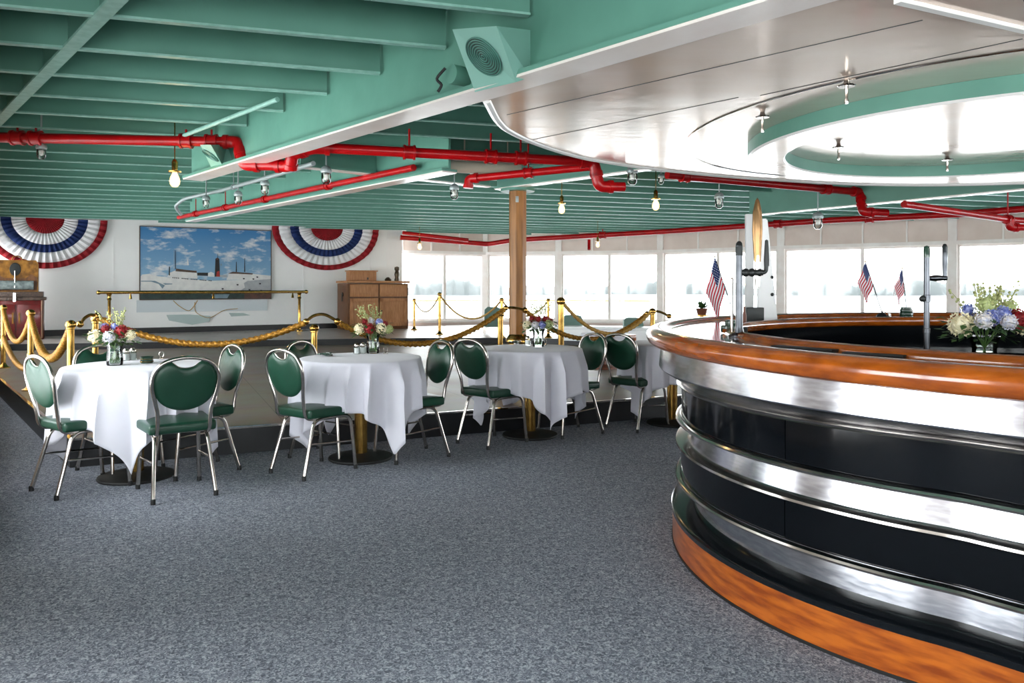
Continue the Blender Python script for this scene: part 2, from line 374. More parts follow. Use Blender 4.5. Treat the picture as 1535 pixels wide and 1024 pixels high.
# windowed walls
NWIN = [0]; NTRIM = [0]
def seg(bm, p0, p1, z0, z1, th, off=0):
    d = p1 - p0; nn = Vector((-d.y, d.x)).normalized(); m_ = (p0 + p1) / 2
    if (Vector((1, 7)) - m_).dot(nn) < 0: nn = -nn
    m_ = m_ + nn * off
    box(bm, (m_.x, m_.y, (z0 + z1) / 2), (d.length, th, z1 - z0), math.atan2(d.y, d.x))
def post(p, rz, wdt, dep, z0, z1, nm):
    bm = B(); box(bm, (p.x, p.y, (z0 + z1) / 2), (wdt, dep, z1 - z0), rz, bev=.008)
    NTRIM[0] += 1
    struct(link('trim_%d' % NTRIM[0], bm, M['cream'], smooth=False), nm, 'post')
def window_wall(wname, pts, zs, zt, bays, label, wherelabel, mull=True):
    bmw = B(); bmr = B()
    for p0, p1 in zip(pts, pts[1:]):
        seg(bmw, p0, p1, 0, zs, .1); seg(bmw, p0, p1, zt, 2.84, .1)
        L = (p1 - p0).length; k = max(2, int(L / .75))
        for i in range(k + 1):
            q = p0.lerp(p1, i / k); q2 = p0.lerp(p1, min(1, i / k + .03 / L)) if i < k else q
            if q2 != q: seg(bmr, q, q2, zt + .06, 2.84, .16, .01)
        seg(bmr, p0, p1, zt - .005, zt + .07, .18, .02); seg(bmr, p0, p1, zs - .05, zs + .005, .2, .03)
    wo_ = struct(link(wname, bmw, M['cream_panel'], smooth=False), label, 'wall'); link('header_ribs', bmr, M['cream'], wo_, smooth=False)
    for si, (p0, p1) in enumerate(zip(pts, pts[1:])):
        nb = bays if isinstance(bays, int) else bays[si]
        d = p1 - p0; rz = math.atan2(d.y, d.x)
        for i in range(nb):
            a = p0.lerp(p1, i / nb); b = p0.lerp(p1, (i + 1) / nb)
            if i > 0 or si > 0: post(a, rz, .16, .2, zs, 2.84, 'cream post between %s, bay %d' % (wherelabel, NWIN[0] + 1))
            NWIN[0] += 1
            fr = B(); w_ = (b - a).length; dd = (b - a).normalized(); t = .05
            a2 = a + dd * .07; b2 = b - dd * .07
            seg(fr, a2, b2, zt - t, zt, .06); seg(fr, a2, b2, zs, zs + t, .06)
            seg(fr, a2, a2 + dd * t, zs, zt, .06); seg(fr, b2 - dd * t, b2, zs, zt, .06)
            if mull and w_ > 1.6:
                c_ = (a + b) / 2; seg(fr, c_ - dd * .035, c_ + dd * .035, zs, zt, .07)
            o = struct(link('window_%d' % NWIN[0], fr, M['cream'], smooth=False), 'cream framed window, pane %d of %s' % (NWIN[0], wherelabel), 'window')
            g = B(); seg(g, a2 + dd * .03, b2 - dd * .03, zs + .03, zt - .03, .008)
            link('pane', g, M['glass'], o, smooth=False)
window_wall('wall_front', WIN[:6] + [WIN[6], WIN[7]], .42, 2.12, [1, 1, 1, 1, 1, 2, 2], 'cream wall of large windows facing the river', 'the river windows')
window_wall('wall_right', RIGHT, .42, 2.12, [4, 3], 'cream window wall beyond the bar', 'the starboard windows')
window_wall('wall_rear', REAR, .42, 2.12, 8, 'cream window wall behind the viewer', 'the windows behind')
window_wall('wall_left', [LC, WFAR], .42, 2.12, 6, 'cream window wall on the left side', 'the port windows')
window_wall('wall_left', [LA, LB], .10, 2.2, 1, 'cream wall around the glazed side doors', 'the side doors')
bm = B(); seg(bm, LB, LC, 0, 2.84, .12); seg(bm, Vector((-2.6, -2.5)), LA, 0, 2.84, .12); struct(link('wall_left', bm, M['cream_panel'], smooth=False), 'plain cream wall piers beside the glazed side doors', 'wall')

# ================================================================== CEILING STEEL
GP = Vector((0, 4.09)); GD = Vector((-.663, .749)).normalized(); GN = Vector((-GD.y, GD.x)); GN = GN if GN.y < 0 else -GN   # towards the camera side
GANG = math.atan2(GD.y, GD.x)
JD = Vector((.9557, .2944)); JN = Vector((-.2944, .9557)); JANG = math.atan2(JD.y, JD.x)
GZ, JZ = 2.31, 2.62
def ibeam(name, p0, p1, z0, z1, fw, label, web=.012):
    d = p1 - p0; m_ = (p0 + p1) / 2; rz = math.atan2(d.y, d.x)
    bm = B(); box(bm, (m_.x, m_.y, (z0 + .02 + z1) / 2), (d.length, web * 2, z1 - z0 - .02), rz)
    box(bm, (m_.x, m_.y, z0 + .024), (d.length, fw, .022), rz)
    box(bm, (m_.x, m_.y, z0 + .0065), (d.length, fw - .012, .013), rz, mi=1)
    return struct(link(name, bm, [M['teal'], M['flange']], smooth=False), label, 'ceiling beam')
def joist(p0, p1, label):
    d = p1 - p0; m_ = (p0 + p1) / 2; rz = math.atan2(d.y, d.x)
    bm = B(); box(bm, (m_.x, m_.y, (JZ + 2.84) / 2), (d.length, .02, 2.84 - JZ), rz)
    box(bm, (m_.x, m_.y, JZ + .006), (d.length, .045, .012), rz, mi=1)
    return struct(link('ceiling_beam', bm, [M['teal'], M['teal_edge']], smooth=False), label, 'ceiling joist', 'teal deck joists')
gc = GP + GN * .1
g1a, g1b = gc - GD * 6.2, gc + GD * 4.55
ibeam('girder_beam', g1a, g1b, GZ, 2.84, .2, 'deep teal girder running over the middle of the lounge to the bar soffit')
g2a = Pz(674, 259, GZ).xy; g2b = Pz(286, 333, GZ).xy
ibeam('girder_beam', g2a, g2b, GZ, 2.84, .17, 'teal girder with pale underside carrying the thin red pipe')
g4a = Pz(746, 285, 2.42).xy; g4b = Pz(1060, 243, 2.42).xy
ibeam('girder_beam', g4a, g4b, 2.42, 2.84, .12, 'teal girder from the wooden column to the bar soffit')
g3a = Pz(1124, 324, GZ).xy; g3d = (Pz(1535, 285, GZ).xy - g3a).normalized()
ibeam('girder_beam', g3a, g3a + g3d * 7.5, GZ, 2.84, .14, 'teal girder behind the bar near the windows')
# cross beam between girder two and the column
ibeam('girder_beam', Pz(450, 255, 2.4).xy, Pz(745, 282, 2.4).xy + Vector((-.1, .1)), 2.42, 2.84, .1, 'short teal cross beam left of the wooden column')
cnt = 0
for k in range(-6, 26):
    off = 4.24 + .632 * k
    p = JN * off
    ts = line_in_poly(p, JD, ROOM)
    if len(ts) < 2: continue
    t0, t1 = ts[0] + .1, ts[-1] - .1
    # crossing with the first girder
    e = gc - p; den = JD.x * GD.y - JD.y * GD.x
    t = (e.x * GD.y - e.y * GD.x) / den; s = (e.x * JD.y - e.y * JD.x) / den
    if t0 < t < t1 and -6.2 < s < 4.55:
        joist(p + JD * t0, p + JD * (t - .03), 'teal deck joist ending at the middle girder')
        if off > 5.2: joist(p + JD * (t + .05), p + JD * t1, 'teal deck joist running from the middle girder to the windows')
    else:
        joist(p + JD * t0, p + JD * t1, 'teal deck joist running the whole width near the far wall')
# fore-and-aft stringer between the joists at the left
s0 = Pz(177, 0, JZ).xy; s1 = Pz(0, 181, JZ).xy; sd = (s1 - s0).normalized()
p0, p1 = s0 - sd * 2.5, s0 + sd * 4.6; d = p1 - p0; m_ = (p0 + p1) / 2
bm = B(); box(bm, (m_.x, m_.y, (JZ + 2.84) / 2), (d.length, .022, 2.84 - JZ - .004), math.atan2(d.y, d.x)); box(bm, (m_.x, m_.y, JZ + .005), (d.length, .075, .016), math.atan2(d.y, d.x), mi=1)
struct(link('stringer_beam', bm, [M['teal'], M['teal_edge']], smooth=False), 'teal stringer crossing the joists at the upper left', 'ceiling beam')

# ---------- white soffit over the bar
SZ = 2.315
edge = [Pz(x, y, SZ).xy for x, y in ((738, 168), (747, 182), (763, 196), (800, 213.5), (850, 230), (900, 241), (1000, 255), (1130, 267), (1300, 276))] + [Vector((4.8, 7.7)), Vector((6.2, 7.1)), Vector((7.4, 5.8)), Vector((7.6, 4.0)), Vector((7.0, 2.2)), Vector((5.6, 0)), Vector((4.0, -.9))]
edge = [v.xy for v in smoothpath([Vector((v.x, v.y, 0)) for v in edge], 6)]
q0 = GP - GN * .006
i0 = q0 - GD * 5.6; i1 = q0 + GD * .22
sof = [i0, i1] + [e for e in edge]
sof = [i1] + edge + [i0]
bm = B(); prism(bm, sof, SZ, SZ + .06)
so = struct(link('ceiling_soffit', bm, M['soffit'], smooth=False), 'glossy white rounded soffit panel above the bar', 'ceiling')
bm = B(); tube(bm, [Vector((v.x, v.y, SZ + .01)) for v in [i1] + edge], .028, 8)
link('edge_trim', bm, M['trim_white'], so)
bm = B()
for r_ in (2.13,):
    tube(bm, [Vector((3.345 + r_ * math.cos(a), 5.163 + r_ * math.sin(a), SZ)) for a in [2 * PI * i / 96 for i in range(97)]], .007, 6)
link('inlaid_bead', bm, M['steel_trim'], so)
bm = B()
for (xa, ya), (xb, yb) in (((800, 209), (1107, 146)), ((760, 172), (1383, 30)), ((1140, 143), (1533, 58))):
    a = Pz(xa, ya, SZ); b = Pz(xb, yb, SZ); d = b - a; m_ = (a + b) / 2
    box(bm, (m_.x, m_.y, SZ - .0006), (d.length, .006, .003), math.atan2(d.y, d.x))
link('panel_joint', bm, M['dark_metal'], so, smooth=False)
a = Pz(1345, -2, SZ); b = Pz(1560, 48, SZ); d = b - a; m_ = (a + b) / 2
bm = B(); box(bm, (m_.x, m_.y, SZ - .008), (d.length, .03, .016), math.atan2(d.y, d.x)); link('cover_strip', bm, M['trim_white'], so, smooth=False)
# dropped ring
RC = Vector((3.345, 5.163)); RZ = 2.215
bm = B(); n = 128
prof = [(1.42, SZ - .001), (1.42, RZ + .012), (1.432, RZ), (1.668, RZ), (1.683, RZ + .012), (1.683, SZ - .001)]
lat = bmesh.new(); rings = []
for r_, z_ in prof: rings.append([lat.verts.new((r_ * math.cos(2 * PI * i / n), r_ * math.sin(2 * PI * i / n), z_)) for i in range(n)])
for qi, (a, b) in enumerate(zip(rings, rings[1:])):
    for i in range(n):
        f = lat.faces.new([a[i], a[(i + 1) % n], b[(i + 1) % n], b[i]]); f.material_index = 1 if qi == 2 else (2 if qi in (1, 3) else 0)
merge(bm, lat, Matrix.Translation((RC.x, RC.y, 0)))
struct(link('ceiling_ring', bm, [M['teal'], M['soffit'], M['trim_white']]), 'dropped teal-sided ring on the white soffit above the bar', 'ceiling')

# sprinkler heads below the soffit
def sprinkler(px, py, label):
    p = Pz(px, py, SZ)
    t = thing('sprinkler', label, 'sprinkler', (p.x, p.y, SZ), 0, 'sprinklers under the bar soffit')
    bm = B(); lathe(bm, [(.0, -.034), (.04, -.034), (.044, -.028), (.018, -.02), (.012, 0), (0, 0)], 16); link('escutcheon', bm, M['chrome'], t)
    bm = B(); lathe(bm, [(0, -.12), (.009, -.12), (.012, -.105), (.007, -.09), (.009, -.06), (.008, -.03), (0, -.03)], 12); link('nozzle', bm, M['chrome'], t)
sprinkler(1143, 168, 'sprinkler head left of the dropped ring on the white soffit')
sprinkler(1269, 120, 'sprinkler head nearest the viewer on the white soffit')
sprinkler(1257, 215, 'sprinkler head inside the dropped ring, left one')
sprinkler(1420, 234, 'sprinkler head inside the dropped ring, right one')

# ================================================================== BAR
BC = Vector((3.0, 4.2)); NS = 240
def ell(cx, cy_, a, b, ang, d):
    out = []
    for i in range(1440):
        t = 2 * PI * i / 1440; x = (a + d) * math.cos(t); y = (b + d) * math.sin(t)
        X = cx + x * math.cos(ang) - y * math.sin(ang) - BC.x; Y = cy_ + x * math.sin(ang) + y * math.cos(ang) - BC.y
        out.append((math.atan2(Y, X), math.hypot(X, Y)))
    out.sort(); return out
def rtab(tab):
    r = []; j = 0; n = len(tab)
    for i in range(NS):
        a = -PI + 2 * PI * (i + .5) / NS
        while j < n - 1 and tab[j][0] < a: j += 1
        a0, r0 = tab[j - 1] if j else (tab[-1][0] - 2 * PI, tab[-1][1]); a1, r1 = tab[j]
        k = (a - a0) / (a1 - a0) if a1 > a0 else 0
        r.append(r0 + (r1 - r0) * max(0, min(1, k)))
    return r
PHI = [-PI + 2 * PI * (i + .5) / NS for i in range(NS)]
RR = rtab(ell(2.9721, 3.8671, 2.0926, 2.445, -.4612, .0957))       # rail crest
RB = rtab(ell(3.0195, 3.9514, 1.8702, 2.3106, -1.0958, 0))          # plinth foot
RB = [min(max(b, r - .32), r - .02) for b, r in zip(RB, RR)]
HC = Vector((2.85, 3.55)); HR = 1.77
def hole(phi):
    d = Vector((math.cos(phi), math.sin(phi))); q = BC - HC
    bq = q.dot(d); return -bq + math.sqrt(bq * bq - q.length_squared + HR * HR)
RH = [hole(p) for p in PHI]
def sweep(name, prof, m, parent, i0=0, i1=NS, closed=False, gap=0, cap=False, ang=38):
    """prof: list of (kind, offset, z); kind 'b' from the plinth foot, 'r' from the rail crest, 'h' from the inner opening"""
    bm = B(); rings = []; tabs = {'b': RB, 'r': RR, 'h': RH}
    full = (i1 - i0) >= NS
    idx = list(range(i0, i1 + (0 if full else 1)))
    for kk, ii in enumerate(idx):
        i = ii % NS; ph = PHI[i]
        if gap and kk == 0: ph += gap
        if gap and kk == len(idx) - 1: ph -= gap
        ring = []
        for kd, o, z in prof:
            if kd == 'm': r = (RB[i] + .62 * (RR[i] - RB[i])) + o
            else: r = tabs[kd][i] + o
            ring.append(bm.verts.new((BC.x + r * math.cos(ph), BC.y + r * math.sin(ph), z)))
        rings.append(ring)
    pairs = list(zip(rings, rings[1:])) + ([(rings[-1], rings[0])] if full else [])
    np_ = len(prof)
    for a, b in pairs:
        for j in range(np_ if closed else np_ - 1):
            bm.faces.new([a[j], b[j], b[(j + 1) % np_], a[(j + 1) % np_]])
    if closed and not full: bm.faces.new(rings[0]); bm.faces.new(rings[-1])
    return link(name, bm, m, parent, ang=ang)
bar = thing('bar_counter', 'large round bar with wooden rail, stainless bands and black panels', 'bar', (0, 0, 0))
sweep('plinth', [('b', -.02, 0), ('b', 0, .004), ('b', 0, .152), ('b', -.02, .152)], M['wood_orange'], bar)['label'] = 'orange varnished wooden plinth'
sweep('shadow_strip', [('b', .003, 0), ('b', .003, .012), ('b', -.01, .012)], M['black_rubber'], bar)  # black strip drawn round the plinth foot in place of shade
sweep('plinth_cap', [('b', -.02, .150), ('b', .004, .151), ('b', .006, .172), ('b', -.006, .18), ('b', -.115, .18), ('b', -.115, .200)], M['black_gloss'], bar)
sweep('steel_band', [('b', -.112, .198), ('b', -.128, .312)], M['steel'], bar)
def tubeprof(k, o, z, rx, rz_, n=10): return [(k, o + rx * math.cos(2 * PI * i / n), z + rz_ * math.sin(2 * PI * i / n)) for i in range(n)]
sweep('lower_molding', tubeprof('b', -.034, .322, .02, .013), M['steel_trim'], bar, closed=True)
sweep('lower_ledge', [('b', -.045, .336), ('b', -.13, .312)], M['steel_trim'], bar)
def panels(nm, z0, z1, o):
    s = int((math.radians(-146.4) + PI) / (2 * PI) * NS); step = NS // 9
    for k in range(9):
        i0 = s + k * step; i1 = s + (k + 1) * step if k < 8 else s + NS
        sweep(nm, [('b', o - .03, z0), ('b', o, z0), ('b', o, z1), ('b', o - .03, z1)], M['black'], bar, i0, i1, closed=True, gap=.0009)
panels('front_panel', .334, .486, -.045)
sweep('middle_ledge', [('b', -.05, .484), ('b', -.024, .485), ('b', -.016, .491), ('b', -.018, .500), ('b', -.03, .504), ('b', -.10, .506)], M['steel_trim'], bar)
sweep('steel_band', [('b', -.082, .504), ('b', -.102, .604)], M['steel'], bar)
sweep('upper_molding', tubeprof('b', -.036, .614, .02, .013), M['steel_trim'], bar, closed=True)
sweep('upper_ledge', [('b', -.04, .628), ('b', -.10, .600)], M['steel_trim'], bar)
panels('front_panel', .626, .785, -.048)
sweep('top_ledge', [('b', -.05, .782), ('b', -.028, .783), ('b', -.022, .790), ('b', -.03, .798), ('b', -.055, .802)], M['steel_trim'], bar)
sweep('steel_return', [('b', -.055, .800), ('m', .010, .870)], M['steel'], bar)
sweep('steel_apron', [('m', .010, .870), ('m', .013, .875), ('m', 0, .998), ('r', -.03, 1.0)], M['steel'], bar, ang=20)
sweep('hand_rail', [('r', -.085, 1.043), ('r', -.078, 1.058), ('r', -.05, 1.066), ('r', -.02, 1.071), ('r', .005, 1.069), ('r', .026, 1.060), ('r', .04, 1.045), ('r', .045, 1.03), ('r', .042, 1.015), ('r', .034, 1.0), ('r', .018, .988), ('r', -.01, .982), ('r', -.06, .984)], M['wood_rail'], bar, closed=True, ang=80)
sweep('steel_inlay', [('r', -.105, 1.0455), ('r', -.086, 1.048), ('r', -.08, 1.046)], M['steel_trim'], bar)
sweep('countertop', [('r', -.08, 1.015), ('r', -.08, 1.045), ('h', .02, 1.045), ('h', .02, 1.01)], M['counter'], bar, closed=True)
sweep('inner_rail', [('h', .045, 1.043), ('h', .038, 1.062), ('h', .012, 1.072), ('h', -.012, 1.066), ('h', -.022, 1.05), ('h', -.018, 1.02), ('h', .01, 1.008), ('h', .03, 1.01)], M['wood_rail'], bar, closed=True, ang=80)
sweep('inner_panel', [('h', .012, 1.012), ('h', .012, .86), ('h', -.28, .85), ('h', -.28, .0)], M['black'], bar)
# work shelf inside the near side of the bar
bm = B(); pts = []
for i in range(25): a = math.radians(172 + 118 * i / 24); pts.append((HC.x + 1.75 * math.cos(a), HC.y + 1.75 * math.sin(a)))
for i in range(25): a = math.radians(290 - 118 * i / 24); pts.append((HC.x + .62 * math.cos(a), HC.y + .62 * math.sin(a)))
prism(bm, pts, .86, .915); prism(bm, [(HC.x + (q[0] - HC.x) * .8, HC.y + (q[1] - HC.y) * .8) for q in pts], 0, .86)
link('work_shelf', bm, M['black'], bar, smooth=False)
# ================================================================== WOODEN COLUMN
CTOP = 2.42; cx_, cy_ = (776 - 767.5) / F * 8.95, 8.95
col = struct(thing('column', 'tall square-edged wooden column with gold base standing on the dance floor', 'column', (cx_, cy_, PZ), math.radians(12)))
bm = B(); r_ = .102; prism(bm, [(r_ * math.cos(PI / 8 + i * PI / 4), r_ * math.sin(PI / 8 + i * PI / 4)) for i in range(8)], 0, CTOP - PZ); link('shaft', bm, M['post'], col, smooth=False)
bm = B(); lathe(bm, [(.19, 0), (.19, .03), (.125, .06), (.12, .42), (.14, .44), (.14, .47), (.1, .53), (0, .53)], 24); link('gold_base', bm, M['brass'], col)
bm = B(); lathe(bm, [(0, CTOP - PZ - .03), (.2, CTOP - PZ - .03), (.2, CTOP - PZ), (0, CTOP - PZ)], 24); link('cap_plate', bm, M['teal'], col)
bm = B(); box(bm, (-.03, -.107, 2.09), (.035, .012, .07), bev=.003); link('switch_plate', bm, M['gray_metal'], col)
pq = P(774, 511, 8.79)
sg = thing('letter_plaque', 'small round white plaque lettered B on the gold column base', 'sign', (pq.x, pq.y, pq.z - .025), 0)
bm = B(); lathe(bm, [(0, 0), (.03, 0), (.03, .006), (0, .006)], 20, (0, 0, 0), Matrix.Rotation(PI / 2, 4, 'X')); link('disc', bm, M['white_enamel'], sg)
tc_ = bpy.data.curves.new('letter', 'FONT'); tc_.body = 'B'; tc_.size = .042; tc_.extrude = .001; tc_.align_x = 'CENTER'; tc_.align_y = 'CENTER'
t0_ = bpy.data.objects.new('letter_outline', tc_); lm = bpy.data.meshes.new_from_object(t0_); bpy.data.objects.remove(t0_); lm.materials.append(M['dark_metal'])
to = bpy.data.objects.new('letter', lm); C.objects.link(to); to.parent = sg; to.location = (0, -.0075, 0); to.rotation_euler = (PI / 2, 0, 0)

# ================================================================== CHAIRS
def mirror(pts): return [(-x, y, z) for x, y, z in pts]
def make_chair(label):
    t = thing('banquet_chair', label, 'chair', (0, 0, 0), 0, 'green banquet chairs round the covered tables')
    # seat cushion
    bm = B(); t2 = bmesh.new(); bmesh.ops.create_cube(t2, size=1)
    for v in t2.verts:
        wd = .435 if v.co.y > 0 else .385
        v.co = Vector((v.co.x * wd, v.co.y * .43 + .02, .4275 + v.co.z * .062))
    bmesh.ops.bevel(t2, geom=t2.edges[:], offset=.02, segments=3, affect='EDGES', profile=.6)
    bmesh.ops.subdivide_edges(t2, edges=[e for e in t2.edges if e.calc_length() > .1], cuts=4, use_grid_fill=True)
    for v in t2.verts:
        if v.co.z > .45: v.co.z += .012 * max(0, 1 - (v.co.x / .2) ** 2) * max(0, 1 - ((v.co.y - .015) / .2) ** 2)
    merge(bm, t2); link('seat', bm, M['green'], t)
    # legs: one bent tube a side, each half its own leg
    for s in (-1, 1):
        fl = fillet([(s * .155, 0, .386), (s * .168, .17, .386), (s * .185, .205, 0.012)], .07, 6)
        rl = fillet([(s * .155, 0, .386), (s * .150, -.13, .386), (s * .178, -.235, 0.012)], .07, 6)
        for nm, path in (('leg', fl), ('leg', rl)):
            bm = B(); tube(bm, path, .0128, 10); L = link(nm, bm, M['chrome'], t)
            bm = B(); e = Vector(path[-1]); lathe(bm, [(0, -.012), (.0145, -.012), (.0145, .016), (.012, .02), (0, .02)], 10, e); link('foot_cap', bm, M['black_rubber'], L)
        bm = B(); tube(bm, [(s * .162, -.175, .225), (s * .176, .187, .20)], .007, 8); link('stretcher', bm, M['chrome'], t)
    bm = B(); tube(bm, [(-.15, -.12, .392), (.15, -.12, .392)], .008, 8); link('cross_bar', bm, M['chrome'], t)
    # back hoop
    half = [(.146, -.06, .390), (.148, -.16, .392), (.149, -.2, .422), (.149, -.212, .48), (.153, -.222, .54), (.167, -.234, .60), (.182, -.246, .66), (.188, -.256, .71), (.183, -.264, .757), (.163, -.271, .800), (.125, -.277, .832), (.068, -.280, .851), (0, -.281, .858)]
    path = smoothpath(half + [(-x, y, z) for x, y, z in reversed(half[:-1])], 4)
    bm = B(); tube(bm, path, .0125, 10, flat=1.0); link('back_frame', bm, M['chrome'], t)
    # back pad
    def yb(z): return -.222 - (z - .54) * .19 if z < .75 else -.262 - (z - .75) * .17
    out = []
    for i in range(21):       # bottom arc
        a = PI + PI * i / 20; out.append((.172 * math.cos(a), .672 + .135 * math.sin(a)))
    out += [(.1765, .69), (.1775, .715), (.172, .755), (.153, .795), (.118, .824), (.085, .838)]
    out += [(.07, .822), (.05, .806), (.025, .797), (0, .794)]
    r2 = out[21:]; out = out[:21] + r2 + [(-x, z) for x, z in reversed(r2[:-1])]
    cen = (0, .69); bm = B(); rg = []
    for sc_, dy in ((.0, -.017), (.5, -.0165), (.85, -.014), (.96, -.008), (1, 0), (.96, .010), (.85, .018), (.5, .022), (0, .023)):
        if sc_ == 0: rg.append([bm.verts.new((0, yb(cen[1]) + dy, cen[1]))]); continue
        rg.append([bm.verts.new((cen[0] + (x - cen[0]) * sc_, yb(cen[1] + (z - cen[1]) * sc_) + dy, cen[1] + (z - cen[1]) * sc_)) for x, z in out])
    n = len(out)
    for a, b in zip(rg, rg[1:]):
        for i in range(n):
            j = (i + 1) % n
            q = ([a[0]] if len(a) == 1 else [a[i], a[j]]) + ([b[0]] if len(b) == 1 else [b[j], b[i]])
            bm.faces.new(q)
    link('backrest', bm, M['green'], t, ang=60)
    # hand-hold trim
    bm = B(); tube(bm, smoothpath([(.092, yb(.83), .836), (.07, yb(.82), .821), (.05, yb(.806), .805), (.025, yb(.797), .796), (0, yb(.794), .793), (-.025, yb(.797), .796), (-.05, yb(.806), .805), (-.07, yb(.82), .821), (-.092, yb(.83), .836)], 3), .0045, 6)
    link('hand_hold', bm, M['chrome'], t)
    return t
spots = [((-2.73, 4.89), (.6, .8), 'green chair pulled up at the left front of the first table, beside the platform corner'),
         ((-2.10, 4.80), (-.58, .81), 'green chair nearest the viewer, back square to us at the first table'),
         ((-2.20, 5.33), (-.72, -.70), 'green chair at the right of the first table, seat facing us and partly hidden'),
         ((-2.74, 5.38), (.85, -.53), 'green chair mostly hidden behind the first table and its flowers'),
         ((-1.373, 5.353), (.6, .8), 'green chair at the left front of the second table, under the gold stanchion'),
         ((-1.38, 5.82), (.93, -.36), 'green chair mostly hidden behind the second table at its left'),
         ((-.77, 5.79), (-.82, -.57), 'green chair at the right side of the second table, facing us'),
         ((-.155, 6.32), (.69, .73), 'green chair at the left front of the third table, before the wooden column'),
         ((.50, 6.72), (-.85, -.53), 'green chair at the right of the third table, seat hidden by the cloth'),
         ((1.15, 7.01), (.73, .68), 'green chair beside the bar at the fourth table')]
ch = None
for (x, y), (fx, fy), lab in spots:
    rz = math.atan2(fy, fx) - PI / 2
    if ch is None:
        ch = make_chair(lab); ch.location = (x, y, 0); ch.rotation_euler = (0, 0, rz)
    else: dup(ch, (x, y, 0), rz, lab)

# ================================================================== TABLES
TH, TR = .752, .44
def make_table(label):
    t = thing('pedestal_table', label, 'table', (0, 0, 0), 0, 'round pedestal tables')
    bm = B(); lathe(bm, [(0, 0), (.235, 0), (.24, .008), (.235, .018), (.15, .03), (.06, .045), (0, .045)], 40); link('base', bm, M['black_rubber'], t)
    bm = B(); lathe(bm, [(0, .04), (.048, .04), (.048, .70), (0, .70)], 24); link('pole', bm, M['brass'], t)
    bm = B(); lathe(bm, [(0, .70), (.2, .70), (TR - .01, .722), (TR, .735), (TR, .745), (TR - .008, TH - .004), (0, TH - .004)], 48); link('top', bm, M['wood_dark'], t)
    return t
def make_cloth(loc, cang, seed, label, side=1.56):
    rnd = random.Random(seed); n = 320; R = TR + .006
    ph = [rnd.uniform(0, 2 * PI) for _ in range(4)]
    bm = B(); rings = []; cen = bm.verts.new((0, 0, TH)); 
    for r in (.15, .3, R - .015, R - .004): rings.append([bm.verts.new((r * math.cos(2 * PI * i / n), r * math.sin(2 * PI * i / n), TH if r < R - .01 else TH - .002)) for i in range(n)])
    K = 16
    for k in range(K + 1):
        ring = []
        for i in range(n):
            a = 2 * PI * i / n; b = a - cang + PI / 4
            m_ = max(abs(math.cos(b)), abs(math.sin(b)))
            rho = side / 2 / m_; D = min(rho - R, TH - .05); t = D * k / K
            corner = max(0, (1 / m_ - 1) / (math.sqrt(2) - 1))
            w_ = a + .10 * math.sin(2 * a + ph[2]) + .05 * math.sin(5 * a + ph[3])
            fold = (1 - 2 * abs(math.sin(8.5 * w_ + ph[0])) ** .75) * (.85 + .3 * math.sin(3 * a + ph[1]))
            fold = fold if fold > 0 else fold * .8
            dr = .006 + .016 * min(1, t / .15) + .03 * t + (.036 + .022 * corner) * min(1, t / .16) * fold + .04 * fold * t
            r = R + dr - .006
            z = TH - .006 - t * (.985 - .02 * abs(fold))
            # bunch sideways a little so that folds lean
            aa = a + .05 * min(1, t / .3) * math.cos(17 * w_ + ph[0])
            ring.append(bm.verts.new((r * math.cos(aa), r * math.sin(aa), z)))
        rings.append(ring)
    for i in range(n): bm.faces.new([cen, rings[0][i], rings[0][(i + 1) % n]])
    for a, b in zip(rings, rings[1:]):
        for i in range(n): bm.faces.new([a[i], b[i], b[(i + 1) % n], a[(i + 1) % n]])
    o = link('tablecloth', bm, M['linen'], ang=80)
    md = o.modifiers.new('thickness', 'SOLIDIFY'); md.thickness = .0025; md.offset = 1
    o.location = (loc[0], loc[1], 0)
    tag(o, label, 'tablecloth', 'white tablecloths'); return o
tabs = [((-2.53, 5.165), (.16, -.44), 'round pedestal table at the platform corner under the leftmost white cloth', 'white tablecloth on the first table, nearest the viewer'),
        ((-1.129, 5.73), (.30, -.33), 'round pedestal table with gold pole between two green chairs, second from the platform corner', 'white tablecloth on the second table, before the oak cabinet'),
        ((.155, 6.60), (.14, -.33), 'round pedestal table before the wooden column', 'white tablecloth on the third table, before the wooden column'),
        ((1.50, 7.18), (.3, -.4), 'round pedestal table half hidden behind the bar', 'white tablecloth on the fourth table, cut off by the bar')]
tb = None
for i, ((x, y), (dx, dy), lab, cl) in enumerate(tabs):
    if tb is None: tb = make_table(lab); tb.location = (x, y, 0)
    else: dup(tb, (x, y, 0), 0, lab)
    make_cloth((x, y), math.atan2(dy, dx), 11 + i, cl)

# ================================================================== FLOWERS AND VASES
def flower_head(bm, c, r, ax, n=70, rnd=random):
    c = Vector(c); ax = Vector(ax).normalized(); ball(bm, c, r * .72, 10)
    ga = PI * (3 - math.sqrt(5))
    for i in range(n):
        z = 1 - 2 * (i + .5) / n; rr = math.sqrt(1 - z * z); a = ga * i
        d = Vector((rr * math.cos(a), rr * math.sin(a), z))
        p = c + d * r * rnd.uniform(.70, .82); u = d.orthogonal().normalized(); u = (Matrix.Rotation(rnd.uniform(0, 6.28), 3, d) @ u); v = d.cross(u)
        s = r * .27; tip = p + d * r * .24 + u * s * .25
        q = [bm.verts.new(p - v * s * .8), bm.verts.new(p + u * s * .4 + d * r * .05), bm.verts.new(p + v * s * .8), bm.verts.new(tip)]
        bm.faces.new([q[0], q[1], q[3]]); bm.faces.new([q[1], q[2], q[3]])
VH = .155
